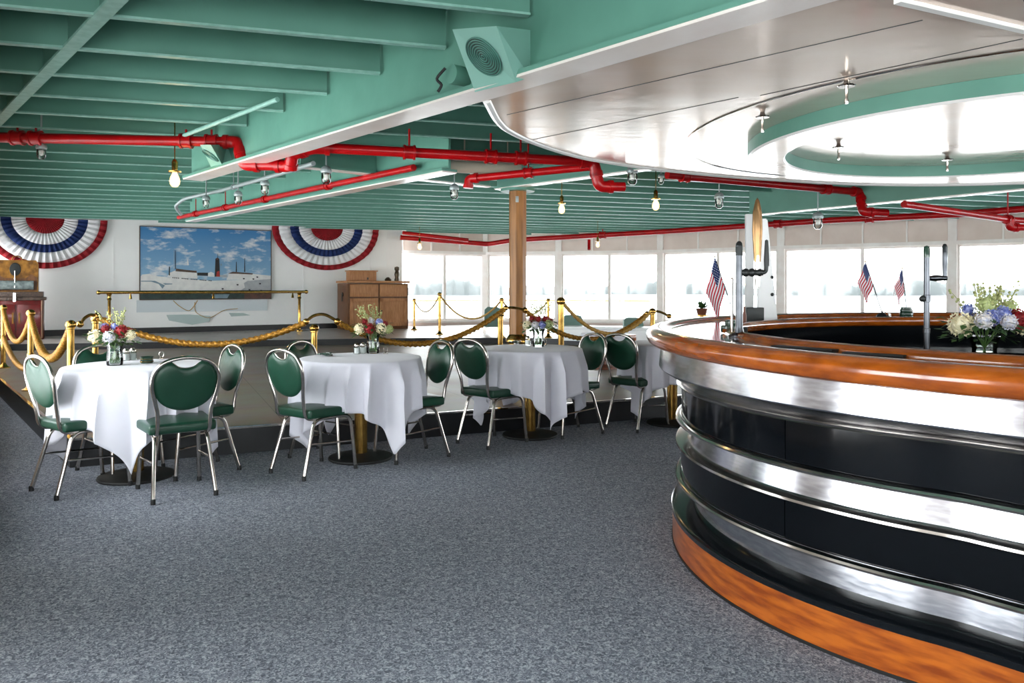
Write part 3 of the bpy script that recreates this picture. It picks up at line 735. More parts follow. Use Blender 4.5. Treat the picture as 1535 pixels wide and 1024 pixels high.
def make_vase(loc, label):
    t = thing('glass_vase', label, 'vase', loc, 0, 'clear glass vases of flowers')
    bm = B(); prof = [(0, 0), (.047, 0), (.05, .006), (.052, .03), (.051, .06), (.046, .09), (.048, .12), (.058, VH), (.0555, VH), (.0455, .12), (.0435, .09), (.0485, .06), (.049, .03), (.046, .012), (0, .012)]
    lathe(bm, prof, 32); link('vessel', bm, M['vase_glass'], t)
    bm = B(); lathe(bm, [(0, .0125), (.044, .0125), (.0465, .03), (.0465, .06), (.042, .088), (0, .088)], 24); link('water', bm, M['water_in'], t)
    return t
def make_bouquet(loc, label, seed, heads, sprigs, sc_=1.0):
    rnd = random.Random(seed)
    t = thing('flower_bouquet', label, 'flowers', loc, 0, 'bouquets in glass vases')
    bm = B()
    for i in range(16):
        a = rnd.uniform(0, 2 * PI); b = a + PI + rnd.uniform(-.6, .6); r0 = rnd.uniform(.012, .036)
        tube(bm, smoothpath([(r0 * math.cos(a), r0 * math.sin(a), .018), (0, 0, .10), (.035 * math.cos(b), .035 * math.sin(b), VH), (.07 * math.cos(b), .07 * math.sin(b), VH + .055)], 4), .0022, 5)
    link('stems', bm, M['stem'], t)
    bm = B()
    for i in range(150):
        a = rnd.uniform(0, 2 * PI); r = rnd.uniform(.04, .15) * sc_; z = VH + .02 + rnd.uniform(-.035, .06); ln = rnd.uniform(.03, .06)
        base = Vector((r * math.cos(a), r * math.sin(a), z)); d = Vector((math.cos(a + rnd.uniform(-.6, .6)), math.sin(a + rnd.uniform(-.6, .6)), rnd.uniform(-.7, .3))).normalized(); s = d.cross(Vector((0, 0, 1))).normalized() * ln * .26
        v = [bm.verts.new(base), bm.verts.new(base + d * ln * .5 + s + Vector((0, 0, .004))), bm.verts.new(base + d * ln), bm.verts.new(base + d * ln * .5 - s)]
        bm.faces.new(v)
    link('foliage', bm, M['leaf'], t)
    bm = B()
    for i in range(sprigs):
        a = rnd.uniform(0, 2 * PI); r = rnd.uniform(.02, .10); top = Vector((r * 1.5 * math.cos(a), r * 1.5 * math.sin(a), VH + rnd.uniform(.17, .24)))
        base = Vector((r * .5 * math.cos(a), r * .5 * math.sin(a), VH + .06)); tube(bm, [base, (base + top) / 2 + Vector((.01, .006, 0)), top], .0014, 4)
        for k in range(9):
            q = base.lerp(top, .45 + .55 * k / 8) + Vector((rnd.uniform(-.014, .014), rnd.uniform(-.014, .014), rnd.uniform(-.006, .01))); ball(bm, q, rnd.uniform(.004, .0075), 6)
    link('sprigs', bm, M['sprig'], t)
    names = {'petal_white': 'cream white bloom', 'petal_red': 'deep red bloom', 'petal_blue': 'blue bloom', 'petal_pale': 'pale blue-white bloom', 'petal_green': 'pale green bloom'}
    for x, z, dpt, r, mk in heads:
        bm = B(); flower_head(bm, (x, dpt, VH + z), r * 1.08, (x, dpt, .1), 90, rnd)
        o = link('bloom', bm, M[mk], t, smooth=False); o['label'] = names[mk]
    return t
hA = [(-.095, .045, -.07, .046, 'petal_white'), (-.035, .088, -.05, .034, 'petal_red'), (.012, .04, -.10, .040, 'petal_pale'), (.072, .075, -.05, .044, 'petal_red'), (.01, .105, -.02, .026, 'petal_blue'), (.118, .05, -.03, .036, 'petal_white'), (-.075, .10, .02, .026, 'petal_blue'), (-.05, .05, .08, .04, 'petal_white'), (.06, .05, .08, .04, 'petal_red'), (0, .11, .05, .03, 'petal_green')]
hB = [(-.095, .04, -.06, .044, 'petal_white'), (-.005, .045, -.10, .045, 'petal_red'), (.078, .045, -.075, .043, 'petal_white'), (-.06, .095, -.02, .026, 'petal_red'), (.055, .092, -.03, .03, 'petal_blue'), (.10, .08, -.02, .024, 'petal_red'), (-.02, .1, .02, .03, 'petal_pale'), (.125, .035, .0, .036, 'petal_green'), (-.04, .05, .08, .04, 'petal_white'), (.05, .05, .08, .04, 'petal_green')]
hC = [(-.10, .035, -.05, .042, 'petal_white'), (-.03, .035, -.10, .036, 'petal_pale'), (.03, .04, -.10, .034, 'petal_blue'), (.09, .04, -.06, .042, 'petal_green'), (-.055, .085, -.02, .032, 'petal_red'), (0, .09, -.05, .03, 'petal_red'), (.06, .085, -.03, .034, 'petal_red'), (.1, .07, .02, .03, 'petal_red'), (-.05, .05, .08, .04, 'petal_white')]
hD = [(-.125, .03, -.04, .052, 'petal_white'), (-.055, .05, -.09, .038, 'petal_pale'), (-.02, .06, -.08, .036, 'petal_blue'), (.0, .11, -.02, .046, 'petal_green'), (.04, .045, -.10, .034, 'petal_pale'), (.035, .08, -.07, .032, 'petal_blue'), (.095, .055, -.07, .044, 'petal_red'), (.155, .03, -.04, .05, 'petal_white'), (.10, .10, .0, .04, 'petal_green'), (-.06, .09, .02, .03, 'petal_blue'), (-.02, .04, .08, .04, 'petal_white')]
def on_table(px, py): return Pz(px, py, TH)
hD = [(x, z + .02, d, r, m_) for x, z, d, r, m_ in hD]
for (px, py), lab, hd, sd_, sp in (((172, 548), 'first table', hA, 3, 8), ((559, 530), 'second table', hB, 5, 14), ((807, 520), 'third table', hC, 9, 12)):
    p = on_table(px, py); p.z = TH + .0026
    make_vase(p, 'clear glass vase on the %s' % lab); make_bouquet(p, {'first table': 'bouquet of white, red and pale blue blooms on the first table', 'second table': 'bouquet with a central red bloom between white ones on the second table', 'third table': 'bouquet with a blue bloom at its center on the third table'}[lab], sd_, hd, sp)
p = Vector((2.02, 3.28, .915)); make_vase(p, 'clear glass vase inside the bar at its near side'); make_bouquet(p, 'large loose bouquet behind the near bar counter', 21, hD, 14, 1.15)

# table-top odds and ends
def shaker(px, py, label, h=.085):
    p = on_table(px, py); t = thing('salt_shaker', label, 'shaker', (p.x, p.y, TH + .0026), 0, 'glass shakers on the tables')
    bm = B(); lathe(bm, [(0, 0), (.026, 0), (.028, .006), (.026, h * .6), (.02, h * .74), (0, h * .74)], 10); link('body', bm, M['vase_glass'], t, ang=20)
    bm = B(); lathe(bm, [(0, 0), (.021, 0), (.021, h * .5), (0, h * .5)], 10, (0, 0, .004)); link('salt', bm, M['white_enamel'], t)
    bm = B(); lathe(bm, [(0, h * .72), (.021, h * .72), (.021, h * .86), (.012, h), (0, h)], 12); link('cap', bm, M['chrome'], t)
shaker(189, 541, 'glass shaker just right of the vase on the first table')
shaker(199, 540, 'second glass shaker, toward the dark dish on the first table')
shaker(535, 531, 'glass shaker left of the vase on the second table')
shaker(544, 530, 'glass shaker touching the vase on the second table')
shaker(791, 518, 'glass shaker left of the vase on the third table')
def dish(px, py, label, flat=False):
    p = on_table(px, py); t = thing('ashtray', label, 'dish', (p.x, p.y, TH + .0026), .4, 'dark dishes on the tables')
    if flat:
        bm = B()
        for k in range(7):
            a = k * .9; box(bm, (.03 * math.cos(a), .03 * math.sin(a), .010 + .003 * k), (.055, .03, .012), a, bev=.005)
        link('body', bm, M['deep_green'], t)
    else:
        bm = B(); lathe(bm, [(0, 0), (.038, 0), (.043, .012), (.04, .03), (.044, .042), (.04, .046), (.033, .04), (.03, .02), (0, .02)], 20); link('body', bm, M['deep_green'], t)
        bm = B(); lathe(bm, [(.0435, .010), (.0445, .012), (.0435, .014)], 20); lathe(bm, [(.0405, .028), (.0415, .03), (.0405, .032)], 20); link('gilt_band', bm, M['brass'], t)
dish(220, 545, 'dark round dish with gilt bands on the first table')
dish(487, 535, 'crumpled dark green dish on the second table', True)
dish(772, 516, 'dark green dish left of the flowers on the third table', True)
def ring_holder(px, py, label):
    p = on_table(px, py); t = thing('card_holder', label, 'card holder', (p.x, p.y, TH + .0026), .3, 'wire card holders')
    bm = B(); lathe(bm, [(0, 0), (.018, 0), (.018, .008), (.004, .014), (0, .014)], 14); link('foot', bm, M['chrome'], t)
    bm = B(); tube(bm, [(.016 * math.cos(a), 0, .034 + .02 * math.sin(a)) for a in [PI * 2 * i / 20 - PI / 2 for i in range(21)]], .0025, 6); link('loop', bm, M['chrome'], t)
ring_holder(242, 539, 'small wire ring holder at the right of the first table')
ring_holder(578, 531, 'small wire ring holder right of the vase on the second table')
ring_holder(817, 518, 'small wire ring holder right of the vase on the third table')

# ================================================================== STANCHIONS AND ROPES
def stanchion(p, h, label, group, r=.02, square=False):
    t = thing('stanchion', label, 'stanchion', p, 0, group)
    bm = B(); lathe(bm, [(0, 0), (.085, 0), (.085, .012), (.05, .03), (.032, .06), (.028, .09), (0, .09)], 24); link('base', bm, M['brass'], t)
    bm = B(); lathe(bm, [(0, .05), (r, .05), (r, h * .42), (r * 1.25, h * .425), (r * 1.25, h * .455), (r, h * .46), (r, h - .07), (r * 1.25, h - .065), (r * 1.25, h - .05), (0, h - .05)], 20); link('pole', bm, M['brass'], t)
    bm = B(); ball(bm, (0, 0, h - r * 1.35), r * 1.55, 18, .92); link('finial', bm, M['brass'], t)
    return t
def rope(a, b, sag, r, label, m, group, thick=None, coil=True, n=None):
    L = (b - a).length; n = n or int(max(40, L / .014)); pts = []
    for i in range(n + 1):
        t = i / n; q = a.lerp(b, t); q.z -= sag * 4 * t * (1 - t); pts.append(q)
    rr = [r * (1 + (thick or 0) * math.sin(PI * min(1, max(0, (i / n))))) for i in range(n + 1)]
    bm = B(); tube(bm, pts, rr, 12 if coil else 8, True, tw=130 if coil else 0, amp=.24 if coil else 0)
    o = link('barrier_rope', bm, m, ang=75); tag(o, label, 'rope', group); return o
def pedge(px, py, z=PZ): return Pz(px, py, z)
g = 'brass stanchions on the dance floor edge'
def top(px, py, Y): return P(px, py, Y)
def stand(px, Y, ytop, label, base=PZ, grp=g, r=.02):
    h = EYE - (ytop - HZ) / F * Y - base
    p = Vector(((px - 767.5) / F * Y, Y, base)); stanchion(p, h, label, grp, r); return p + Vector((0, 0, h))
T1 = stand(5, 10.2, 457, 'brass stanchion at the far left edge of the platform', r=.03)
T2 = stand(46, 8.0, 464, 'brass stanchion second along the left platform edge, before the red cabinet', r=.029)
T3 = stand(106, 5.95, 480, 'brass stanchion near the platform corner, left of the first table', r=.026)
T4 = stand(143, 6.25, 472, 'brass stanchion behind the flowers of the first table', r=.024)
T5 = stand(471, 6.55, 486, 'brass stanchion with twin ball arms behind the second table', r=.026)
T6 = stand(750, 7.55, 466, 'brass stanchion with ball arms in front of the wooden column', r=.026)
T7 = stand(978, 8.3, 462, 'brass stanchion with ball arms nearest the bar end', r=.026)
T8 = stand(903 - 62, 7.9, 446, 'slim brass stanchion just right of the third table flowers', r=.03)
gr = 'gold ropes on the dance floor edge'
def dn(v, k=.06): return v - Vector((0, 0, k))
rope(dn(T1), dn(T2, .09), .33, .026, 'gold rope between the two left stanchions, upper loop', M['rope'], gr)
rope(dn(T1, .42), dn(T2, .62), .13, .026, 'gold rope hanging low from the far left stanchion', M['rope'], gr)
rope(dn(T2), dn(T3, .05), .34, .024, 'gold rope swooping to the platform corner', M['rope'], gr, thick=.35)
def swan(p, q, rise, label):
    o = thing('rope_arm', label, 'rope fitting', (p.x, p.y, p.z), 0, 'brass ball-ended rope arms')
    d = q - p; bm = B()
    tube(bm, smoothpath([Vector((0, 0, 0)), d * .25 + Vector((0, 0, rise)), d * .6 + Vector((0, 0, rise * 1.15)), d], 6), [.013] * 19, 8); link('arm', bm, M['brass'], o)
    bm = B(); ball(bm, (0, 0, 0), .027, 14); link('ball', bm, M['brass'], o)
    bm = B(); ball(bm, d, .030, 14); link('ball', bm, M['brass'], o)
    return p, q
sa, sb = swan(P(120, 486, 6.05), P(146, 474, 6.2), .03, 'brass ball arm joining the two corner stanchions')
s4a, s4b = swan(P(459, 482, 6.5), P(506, 482, 6.6), .05, 'brass ball arm arched over the stanchion behind the second table')
s5a, s5b = swan(P(758, 462, 7.5), P(787, 465, 7.7), .01, 'brass ball arm in front of the wooden column')
s6a, s6b = swan(P(970, 470, 8.3), P(1003, 474, 8.4), .03, 'brass ball arm by the bar end')
rope(P(146, 476, 6.2), P(457, 484, 6.5), .20, .024, 'thick gold rope sweeping between the first and second tables', M['rope'], gr)
rope(P(508, 484, 6.6), P(756, 464, 7.5), .255, .024, 'thick gold rope sweeping from the second table to the column', M['rope'], gr)
rope(P(789, 467, 7.7), P(968, 472, 8.3), .27, .022, 'thick gold rope sweeping from the column to the bar end', M['rope'], gr)
rope(dn(T8, .03), dn(T7, .02), .30, .018, 'pale gold rope from the slim stanchion to the bar end', M['rope_pale'], gr)
g2 = 'slim brass stanchions on the upper step'
U1 = stand(659, 15.6, 438, 'slim brass stanchion between the oak cabinet and the column', TZ, g2, .03)
U2 = stand(752, 14.6, 446, 'slim brass stanchion just left of the wooden column', TZ, g2, .028)
U3 = stand(822, 14.6, 447, 'slim brass stanchion right of the wooden column by the window post', TZ, g2, .026)
U4 = stand(621, 17.2, 447, 'slim brass stanchion beside the oak cabinet', TZ, g2, .024)
g3 = 'pale ropes on the upper step'
rope(dn(U1, .05), dn(U2, .05), .42, .018, 'pale rope drooping between cabinet and column', M['rope_pale'], g3, n=60)
rope(dn(U4, .05), dn(U1, .05), .3, .014, 'pale rope beside the oak cabinet', M['rope_pale'], g3, n=40)
rope(dn(U2, .05), dn(U3, .05), .3, .016, 'pale rope passing behind the wooden column', M['rope_pale'], g3, n=50)

# ================================================================== PAINTED WALL THINGS
def wall_loc(px, off, z):
    q = wall_pt(px); nn = Vector((WD.y, -WD.x)); q = q + nn * off; return (q.x, q.y, z)
def zat(px, py): return EYE - (py - HZ) / F * wall_pt(px).y
# ship picture
sL, sR = wall_s(210), wall_s(405); PW = sR - sL; zb, zt = 1.02, 2.525; PH = zt - zb
q = A0 + WD * (sL + sR) / 2 + Vector((WD.y, -WD.x)) * .03
pic = thing('ship_picture', 'large picture of a white passenger ship under a blue sky', 'picture', (q.x, q.y, zb), WANG)
def sky_paint():
    m = bpy.data.materials.new('picture_sky'); m.use_nodes = True; nt = m.node_tree; b = nt.nodes['Principled BSDF']; b.inputs['Roughness'].default_value = .45
    tc = nt.nodes.new('ShaderNodeTexCoord'); sp = nt.nodes.new('ShaderNodeSeparateXYZ'); nt.links.new(tc.outputs['Object'], sp.inputs[0])
    mr = nt.nodes.new('ShaderNodeMapRange'); mr.inputs['From Min'].default_value = 0; mr.inputs['From Max'].default_value = PH; nt.links.new(sp.outputs['Z'], mr.inputs['Value'])
    cr = nt.nodes.new('ShaderNodeValToRGB'); cr.color_ramp.elements[0].position = .3; cr.color_ramp.elements[0].color = lin((124, 162, 190)); cr.color_ramp.elements[1].position = .95; cr.color_ramp.elements[1].color = lin((44, 116, 168))
    nt.links.new(mr.outputs['Result'], cr.inputs['Fac'])
    mp = nt.nodes.new('ShaderNodeMapping'); mp.inputs['Scale'].default_value = (1.5, 1, 3.4); mp.inputs['Location'].default_value = (.35, 0, .9); nt.links.new(tc.outputs['Object'], mp.inputs['Vector'])
    n = nt.nodes.new('ShaderNodeTexNoise'); n.inputs['Scale'].default_value = 1.35; n.inputs['Detail'].default_value = 7; n.inputs['Roughness'].default_value = .58; nt.links.new(mp.outputs['Vector'], n.inputs['Vector'])
    c2 = nt.nodes.new('ShaderNodeValToRGB'); c2.color_ramp.elements[0].position = .52; c2.color_ramp.elements[1].position = .66; nt.links.new(n.outputs['Fac'], c2.inputs['Fac'])
    mx = nt.nodes.new('ShaderNodeMix'); mx.data_type = 'RGBA'; nt.links.new(c2.outputs['Color'], mx.inputs[0]); nt.links.new(cr.outputs['Color'], mx.inputs[6]); mx.inputs[7].default_value = lin((218, 216, 214))
    nt.links.new(mx.outputs[2], b.inputs['Base Color']); return m
bm = B(); slab_xz(bm, [(-PW / 2, 0), (PW / 2, 0), (PW / 2, PH), (-PW / 2, PH)], -.03, .028); link('canvas', bm, sky_paint(), pic, smooth=False)
bm = B()
for c_, s_ in (((0, 0, -.008), (PW + .03, .07, .016)), ((0, 0, PH + .008), (PW + .03, .07, .016)), ((-PW / 2 - .008, 0, PH / 2), (.016, .07, PH)), ((PW / 2 + .008, 0, PH / 2), (.016, .07, PH))): box(bm, c_, s_)
link('frame', bm, mat('dark_picture_frame', (74, 56, 46), .5), pic, smooth=False)
def pm(x, y): return ((x - 65) / 1103 * PW - PW / 2, (730 - y) / 615 * PH)
pcols = [mat('ship_' + n_, c_, .5, var=v_, scale=9) for n_, c_, v_ in (('sea', (44, 62, 58), (28, 44, 40)), ('white', (220, 218, 214), (206, 204, 202)), ('shade', (170, 172, 174), (158, 160, 164)), ('brown', (92, 70, 58), (72, 54, 44)), ('black', (26, 24, 26), (20, 18, 20)), ('red', (160, 40, 34), (140, 32, 28)), ('rust', (98, 62, 52), (74, 50, 44)), ('bluegray', (120, 140, 152), (104, 126, 140)))]
polys = [(0, [(65, 655), (1168, 655), (1168, 730), (65, 730)]), (6, [(930, 668), (1168, 668), (1168, 729), (930, 729)]), (7, [(640, 690), (800, 690), (780, 726), (660, 726)]),
         (1, [(68, 535), (80, 520), (135, 514), (200, 533), (330, 546), (420, 553), (640, 570), (930, 562), (1166, 545), (1166, 655), (68, 655)]),
         (2, [(925, 590), (960, 570), (1166, 552), (1166, 655), (900, 655), (935, 630)]), (7, [(70, 572), (180, 572), (260, 612), (240, 640), (210, 600), (150, 580), (70, 580)]),
         (7, [(240, 592), (320, 596), (318, 603), (262, 606)]),
         (1, [(280, 535), (300, 502), (350, 480), (520, 490), (526, 553), (420, 552), (320, 546)]), (3, [(350, 466), (420, 476), (520, 484), (520, 502), (345, 490)]), (4, [(525, 500), (618, 500), (620, 528), (526, 525)]),
         (1, [(615, 503), (640, 492), (665, 503), (668, 536), (615, 534)]), (2, [(668, 520), (780, 518), (778, 540), (668, 536)]), (4, [(678, 376), (694, 366), (711, 376), (717, 534), (672, 534)]), (5, [(690, 490), (712, 482), (716, 534), (684, 534)]), (6, [(684, 376), (694, 366), (706, 372), (700, 386), (688, 388)]),
         (1, [(775, 555), (790, 512), (830, 498), (1000, 506), (1166, 522), (1166, 548), (1000, 562), (775, 562)]), (3, [(785, 506), (830, 489), (1008, 502), (1000, 513), (880, 508)]),
         (4, [(343, 310), (346, 310), (348, 470), (342, 470)]), (2, [(332, 310), (334, 310), (335, 470), (332, 470)]), (4, [(293, 450), (299, 450), (300, 525), (290, 525)]), (1, [(442, 385), (446, 385), (454, 436), (440, 436)]), (4, [(857, 400), (861, 400), (864, 490), (854, 490)]), (4, [(931, 365), (934, 365), (937, 490), (928, 490)]), (4, [(696, 330), (698, 330), (698, 370), (695, 370)]),
         (7, [(724, 416), (734, 424), (730, 438), (722, 434)])]
for i in range(22):
    x = 320 + i * 15; y = 541 + i * 1.2
    if i % 5 != 4: polys.append((4, [(x, y), (x + 9, y + .5), (x + 9, y + 9), (x, y + 8)]))
for x, y in ((915, 545), (1000, 548), (1035, 530), (1060, 590), (965, 645), (860, 600), (730, 636), (1070, 652)): polys.append((4, [(x, y), (x + 16, y), (x + 18, y + 10), (x + 4, y + 12)]))
bm = B()
for k, (mi, pl) in enumerate(polys): slab_xz(bm, [pm(*v) for v in pl], -.031 - .0004 * k, -.0300, mi)
link('painted_ship', bm, pcols, pic, smooth=False)
# pale boards below it
q = A0 + WD * (wall_s(205) + wall_s(400)) / 2 + Vector((WD.y, -WD.x)) * .02
o = thing('display_board', 'pale gray board hung on the wall below the ship picture', 'board', (q.x, q.y, .75), WANG)
bm = B(); slab_xz(bm, [(-PW / 2, 0), (PW / 2, 0), (PW / 2, .25), (-PW / 2, .25)], -.01, .018); link('board', bm, M['pale_board'], o, smooth=False)
bm = B(); slab_xz(bm, [(-.7, -.18), (-.25, -.28), (.1, -.22), (.12, -.1), (-.3, -.06), (-.75, -.06)], -.012, .015); slab_xz(bm, [(.55, -.12), (.95, -.1), (.8, -.05), (.5, -.04)], -.012, .015); link('patch', bm, mat('gray_green_patch', (176, 190, 188), .6), o, smooth=False)
bm = B(); tube(bm, smoothpath([(-.62, -.02, .24), (-.5, -.02, .12), (-.32, -.02, .02), (-.2, -.02, .14), (-.14, -.02, .24)], 5), .008, 6); tube(bm, smoothpath([(-.2, -.02, .2), (-.18, -.02, 0), (.0, -.02, -.12), (.15, -.02, -.12), (.4, -.02, .02), (.68, -.02, .05)], 5), .007, 6); link('looped_cord', bm, M['rope_pale'], o)
# brass rail in front
q0 = Vector(wall_loc(148, .75, 0)).xy; 
def bar_pt(px, off):
    k = (px - 767.5) / F; base = A0 + Vector((WD.y, -WD.x)) * off; s = (k * base.y - base.x) / (WD.x - k * WD.y); return base + WD * s
ra_, rb_ = bar_pt(148, .8), bar_pt(459, .8); L = (rb_ - ra_).length; rz_ = EYE - 8 / F * ((ra_.y + rb_.y) / 2)
o = thing('brass_railing', 'brass rail on two turned posts in front of the ship picture', 'railing', (ra_.x, ra_.y, TZ), WANG)
bm = B(); tube(bm, [(0, 0, rz_ - TZ), (L, 0, rz_ - TZ)], .03, 12); link('bar', bm, M['brass'], o)
for s_ in (.18, L - .15):
    bm = B(); lathe(bm, [(0, 0), (.08, 0), (.08, .02), (.035, .05), (.028, .2), (.034, .22), (.028, .24), (.028, .70), (.045, .73), (.03, .76), (.036, .80), (.05, .83), (0, .86)], 16, (s_, 0, 0)); link('post', bm, M['brass'], o)
for s_ in (0, L):
    bm = B(); ball(bm, (s_, 0, rz_ - TZ), .045, 14); link('ball', bm, M['brass'], o)
for s_ in (.55, L * .52, L - .3):
    bm = B(); lathe(bm, [(0, 0), (.03, .0), (.022, .05), (.012, .10), (0, .1)], 10, (s_, -.02, rz_ - TZ - .13)); tube(bm, [(s_, -.02, rz_ - TZ - .04), (s_, -.01, rz_ - TZ)], .008, 6); link('rope_hook', bm, M['brass'], o)

# buntings
def bunting(pxc, pxe, pytop, depth, label):
    s0, s1 = wall_s(pxc), wall_s(pxe); RX = s1 - s0
    q = A0 + WD * s0 + Vector((WD.y, -WD.x)) * .05; zt_ = EYE + (HZ - pytop) / F * wall_pt(pxc).y
    o = thing('bunting', label, 'bunting', (q.x, q.y, zt_), WANG, 'red, white and blue fan buntings')
    rad = [0, .08, .16, .24, .30, .38, .46, .52, .60, .68, .74, .81, .88, .94, 1.0]
    bands = [(0, .30, 'red', 'fan center'), (.30, .52, 'white_cloth', 'inner band'), (.52, .68, 'blue', 'blue band'), (.68, .88, 'white_cloth', 'outer band'), (.88, 1.0, 'red', 'border band')]
    NT = 288
    for r0, r1, mk, nm in bands:
        bm = B(); rs = [r for r in rad if r0 - 1e-6 <= r <= r1 + 1e-6]; rows = []
        for r in rs:
            row = []
            for i in range(NT + 1):
                th = PI * i / NT; f = .5 + .5 * math.cos(26 * th); f2 = abs(((48 * th / (2 * PI)) % 1) * 2 - 1)
                y = -.012 - .034 * f2 * min(1, r * 2.2); wob = 1
                row.append(bm.verts.new((-RX * r * math.cos(th) * wob, y, -depth * r * math.sin(th) * wob - .0)))
            rows.append(row)
        for a, b in zip(rows, rows[1:]):
            for i in range(NT): bm.faces.new([a[i], a[i + 1], b[i + 1], b[i]])
        ob = link(nm.replace(' ', '_'), bm, M[mk], o, ang=50); md = ob.modifiers.new('thickness', 'SOLIDIFY'); md.thickness = .004
bunting(68, 161, 328, .98, 'fan bunting cut by the picture edge, above the red cabinet')
bunting(489, 566, 342, .98, 'fan bunting between the ship picture and the oak cabinet')

# oak cabinet
cabA = bar_pt(521, 1.0); cabB = bar_pt(612, 1.0); CW = (cabB - cabA).length; CH = EYE + 9 / F * ((cabA.y + cabB.y) / 2) - TZ; CDp = .75
cab = thing('oak_cabinet', 'oak cabinet with two drawers over two paneled doors', 'cabinet', (cabA.x, cabA.y, TZ), WANG)
bm = B(); box(bm, (CW / 2, CDp / 2, CH / 2 - .03), (CW, CDp, CH - .06), bev=.008); link('carcass', bm, M['wood_dark'], cab)
bm = B(); box(bm, (CW / 2, CDp / 2 - .02, CH - .025), (CW + .06, CDp + .07, .05), bev=.012); link('top', bm, M['wood_cab'], cab)
for k in range(2):
    x0 = .05 + k * (CW - .06) / 2; w_ = (CW - .12) / 2
    bm = B(); box(bm, (x0 + w_ / 2, -.012, CH * .80), (w_, .03, CH * .25), bev=.01); box(bm, (x0 + w_ / 2, -.028, CH * .73), (w_ * .55, .012, .03), bev=.003); dr_ = link('drawer', bm, M['wood_cab'], cab)
    bm = B(); W2, H2 = w_, CH * .58
    for c_, s_ in (((0, 0, -H2 / 2 + .04), (W2, .035, .08)), ((0, 0, H2 / 2 - .04), (W2, .035, .08)), ((-W2 / 2 + .04, 0, 0), (.08, .035, H2)), ((W2 / 2 - .04, 0, 0), (.08, .035, H2))): box(bm, (x0 + w_ / 2 + c_[0], -.016, .07 + H2 / 2 + c_[2]), s_, bev=.006)
    box(bm, (x0 + w_ / 2, -.006, .07 + H2 / 2), (W2 - .12, .02, H2 - .12)); d_ = link('door', bm, M['wood_cab'], cab)
    bm = B(); ball(bm, (x0 + (w_ - .04 if k == 0 else .04), -.045, .07 + H2 * .55), .016, 10); link('knob', bm, M['dark_metal'], d_)
bm = B(); lathe(bm, [(0, 0), (.05, 0), (.05, .02), (0, .02)], 16, (-.002, CDp * .45, CH * .72), Matrix.Rotation(-PI / 2, 4, 'Y')); tube(bm, [(-.02, CDp * .45, CH * .72), (-.02, CDp * .45, CH * .58)], .012, 6); link('side_latch', bm, M['dark_metal'], cab)
cz = TZ + CH
def cab_loc(u, v, z=cz): q = cabA + WD * u + Vector((-WD.y, WD.x)) * v; return (q.x, q.y, z)
o = thing('wooden_box', 'low oak chest lying on top of the oak cabinet', 'box', cab_loc(.42, .3), WANG)
bm = B(); box(bm, (0, 0, .105), (.62, .3, .21), bev=.008); link('body', bm, M['wood_cab'], o)
bm = B(); box(bm, (0, -.01, .223), (.67, .35, .026), bev=.006); link('lid', bm, M['wood_cab'], o)
bm = B(); box(bm, (.1, -.158, .05), (.03, .02, .05)); link('clasp', bm, M['dark_metal'], o)
o = thing('carved_figure', 'dark carved figure standing at the right end of the oak cabinet', 'figurine', cab_loc(CW - .2, .2), WANG)
bm = B(); lathe(bm, [(0, 0), (.055, 0), (.06, .03), (.045, .08), (.06, .15), (.05, .2), (.04, .23), (.06, .27), (.055, .32), (0, .34)], 14); link('body', bm, M['bronze'], o)
o = thing('small_ornament', 'small dark ornament beside the carved figure on the oak cabinet', 'ornament', cab_loc(CW - .42, .2), WANG)
bm = B(); lathe(bm, [(0, 0), (.07, 0), (.08, .03), (.05, .07), (.02, .085), (0, .09)], 12); link('body', bm, M['bronze'], o)

# red and gilt antique cabinet at far left
ag = bar_pt(30, 1.0)
an = thing('antique_cabinet', 'red lacquered antique machine with gilt hood against the white wall', 'cabinet', (ag.x, ag.y, TZ), WANG)
bm = B(); box(bm, (-.06, .3, .36), (.86, .62, .72), bev=.015); link('body', bm, M['red_lacquer'], an)
for k in (-1, 1):
    bm = B(); box(bm, (-.06 + k * .2, -.015, .36), (.37, .03, .58), bev=.01); d_ = link('door', bm, M['red_lacquer'], an)
    bm = B(); box(bm, (-.06 + k * .05, -.036, .4), (.025, .02, .2)); link('pull', bm, M['gold_paint'], d_)
bm = B(); box(bm, (-.06, .3, .75), (.94, .7, .06), bev=.02); box(bm, (-.06, .3, .83), (.84, .6, .1), bev=.01); link('ledge', bm, mat('tarnished_carving', (84, 66, 56), .4, var=(52, 40, 34), scale=30, bump=.5, bscale=40), an)
bm = B(); slab_xz(bm, [(-.45, .88), (.28, .88), (.28, 1.40), (.24, 1.46), (-.40, 1.46), (-.45, 1.40)], .12, .55); link('hood', bm, M['gold_paint'], an, smooth=False)
bm = B(); slab_xz(bm, [(-.43, .90), (.26, .90), (.26, 1.14), (.18, 1.2), (.08, 1.13), (-.25, 1.13), (-.35, 1.2), (-.43, 1.14)], .10, .13); link('recess', bm, M['wood_dark'], an, smooth=False)
bm = B(); tube(bm, [(-.39, .08, 1.0), (.21, .08, 1.0)], .085, 16); link('glass_drum', bm, mat('mottled_gray_drum', (120, 130, 128), .25, var=(84, 92, 92), scale=14), an)
bm = B(); lathe(bm, [(0, 0), (.09, 0), (.085, .02), (0, .03)], 20, (-.08, .12, 1.29), Matrix.Rotation(PI / 2, 4, 'X') @ Matrix.Scale(1.35, 4, (0, 1, 0))); link('dark_emblem', bm, M['dark_metal'], an)
bm = B(); tube(bm, [(-.08, .07, 1.26), (-.08, .0, .95)], .012, 8); ball(bm, (-.08, .06, 1.12), .022, 8); tube(bm, [(-.08, -.08, .86), (-.08, -.08, .7)], .03, 8); link('spigot', bm, M['chrome'], an)
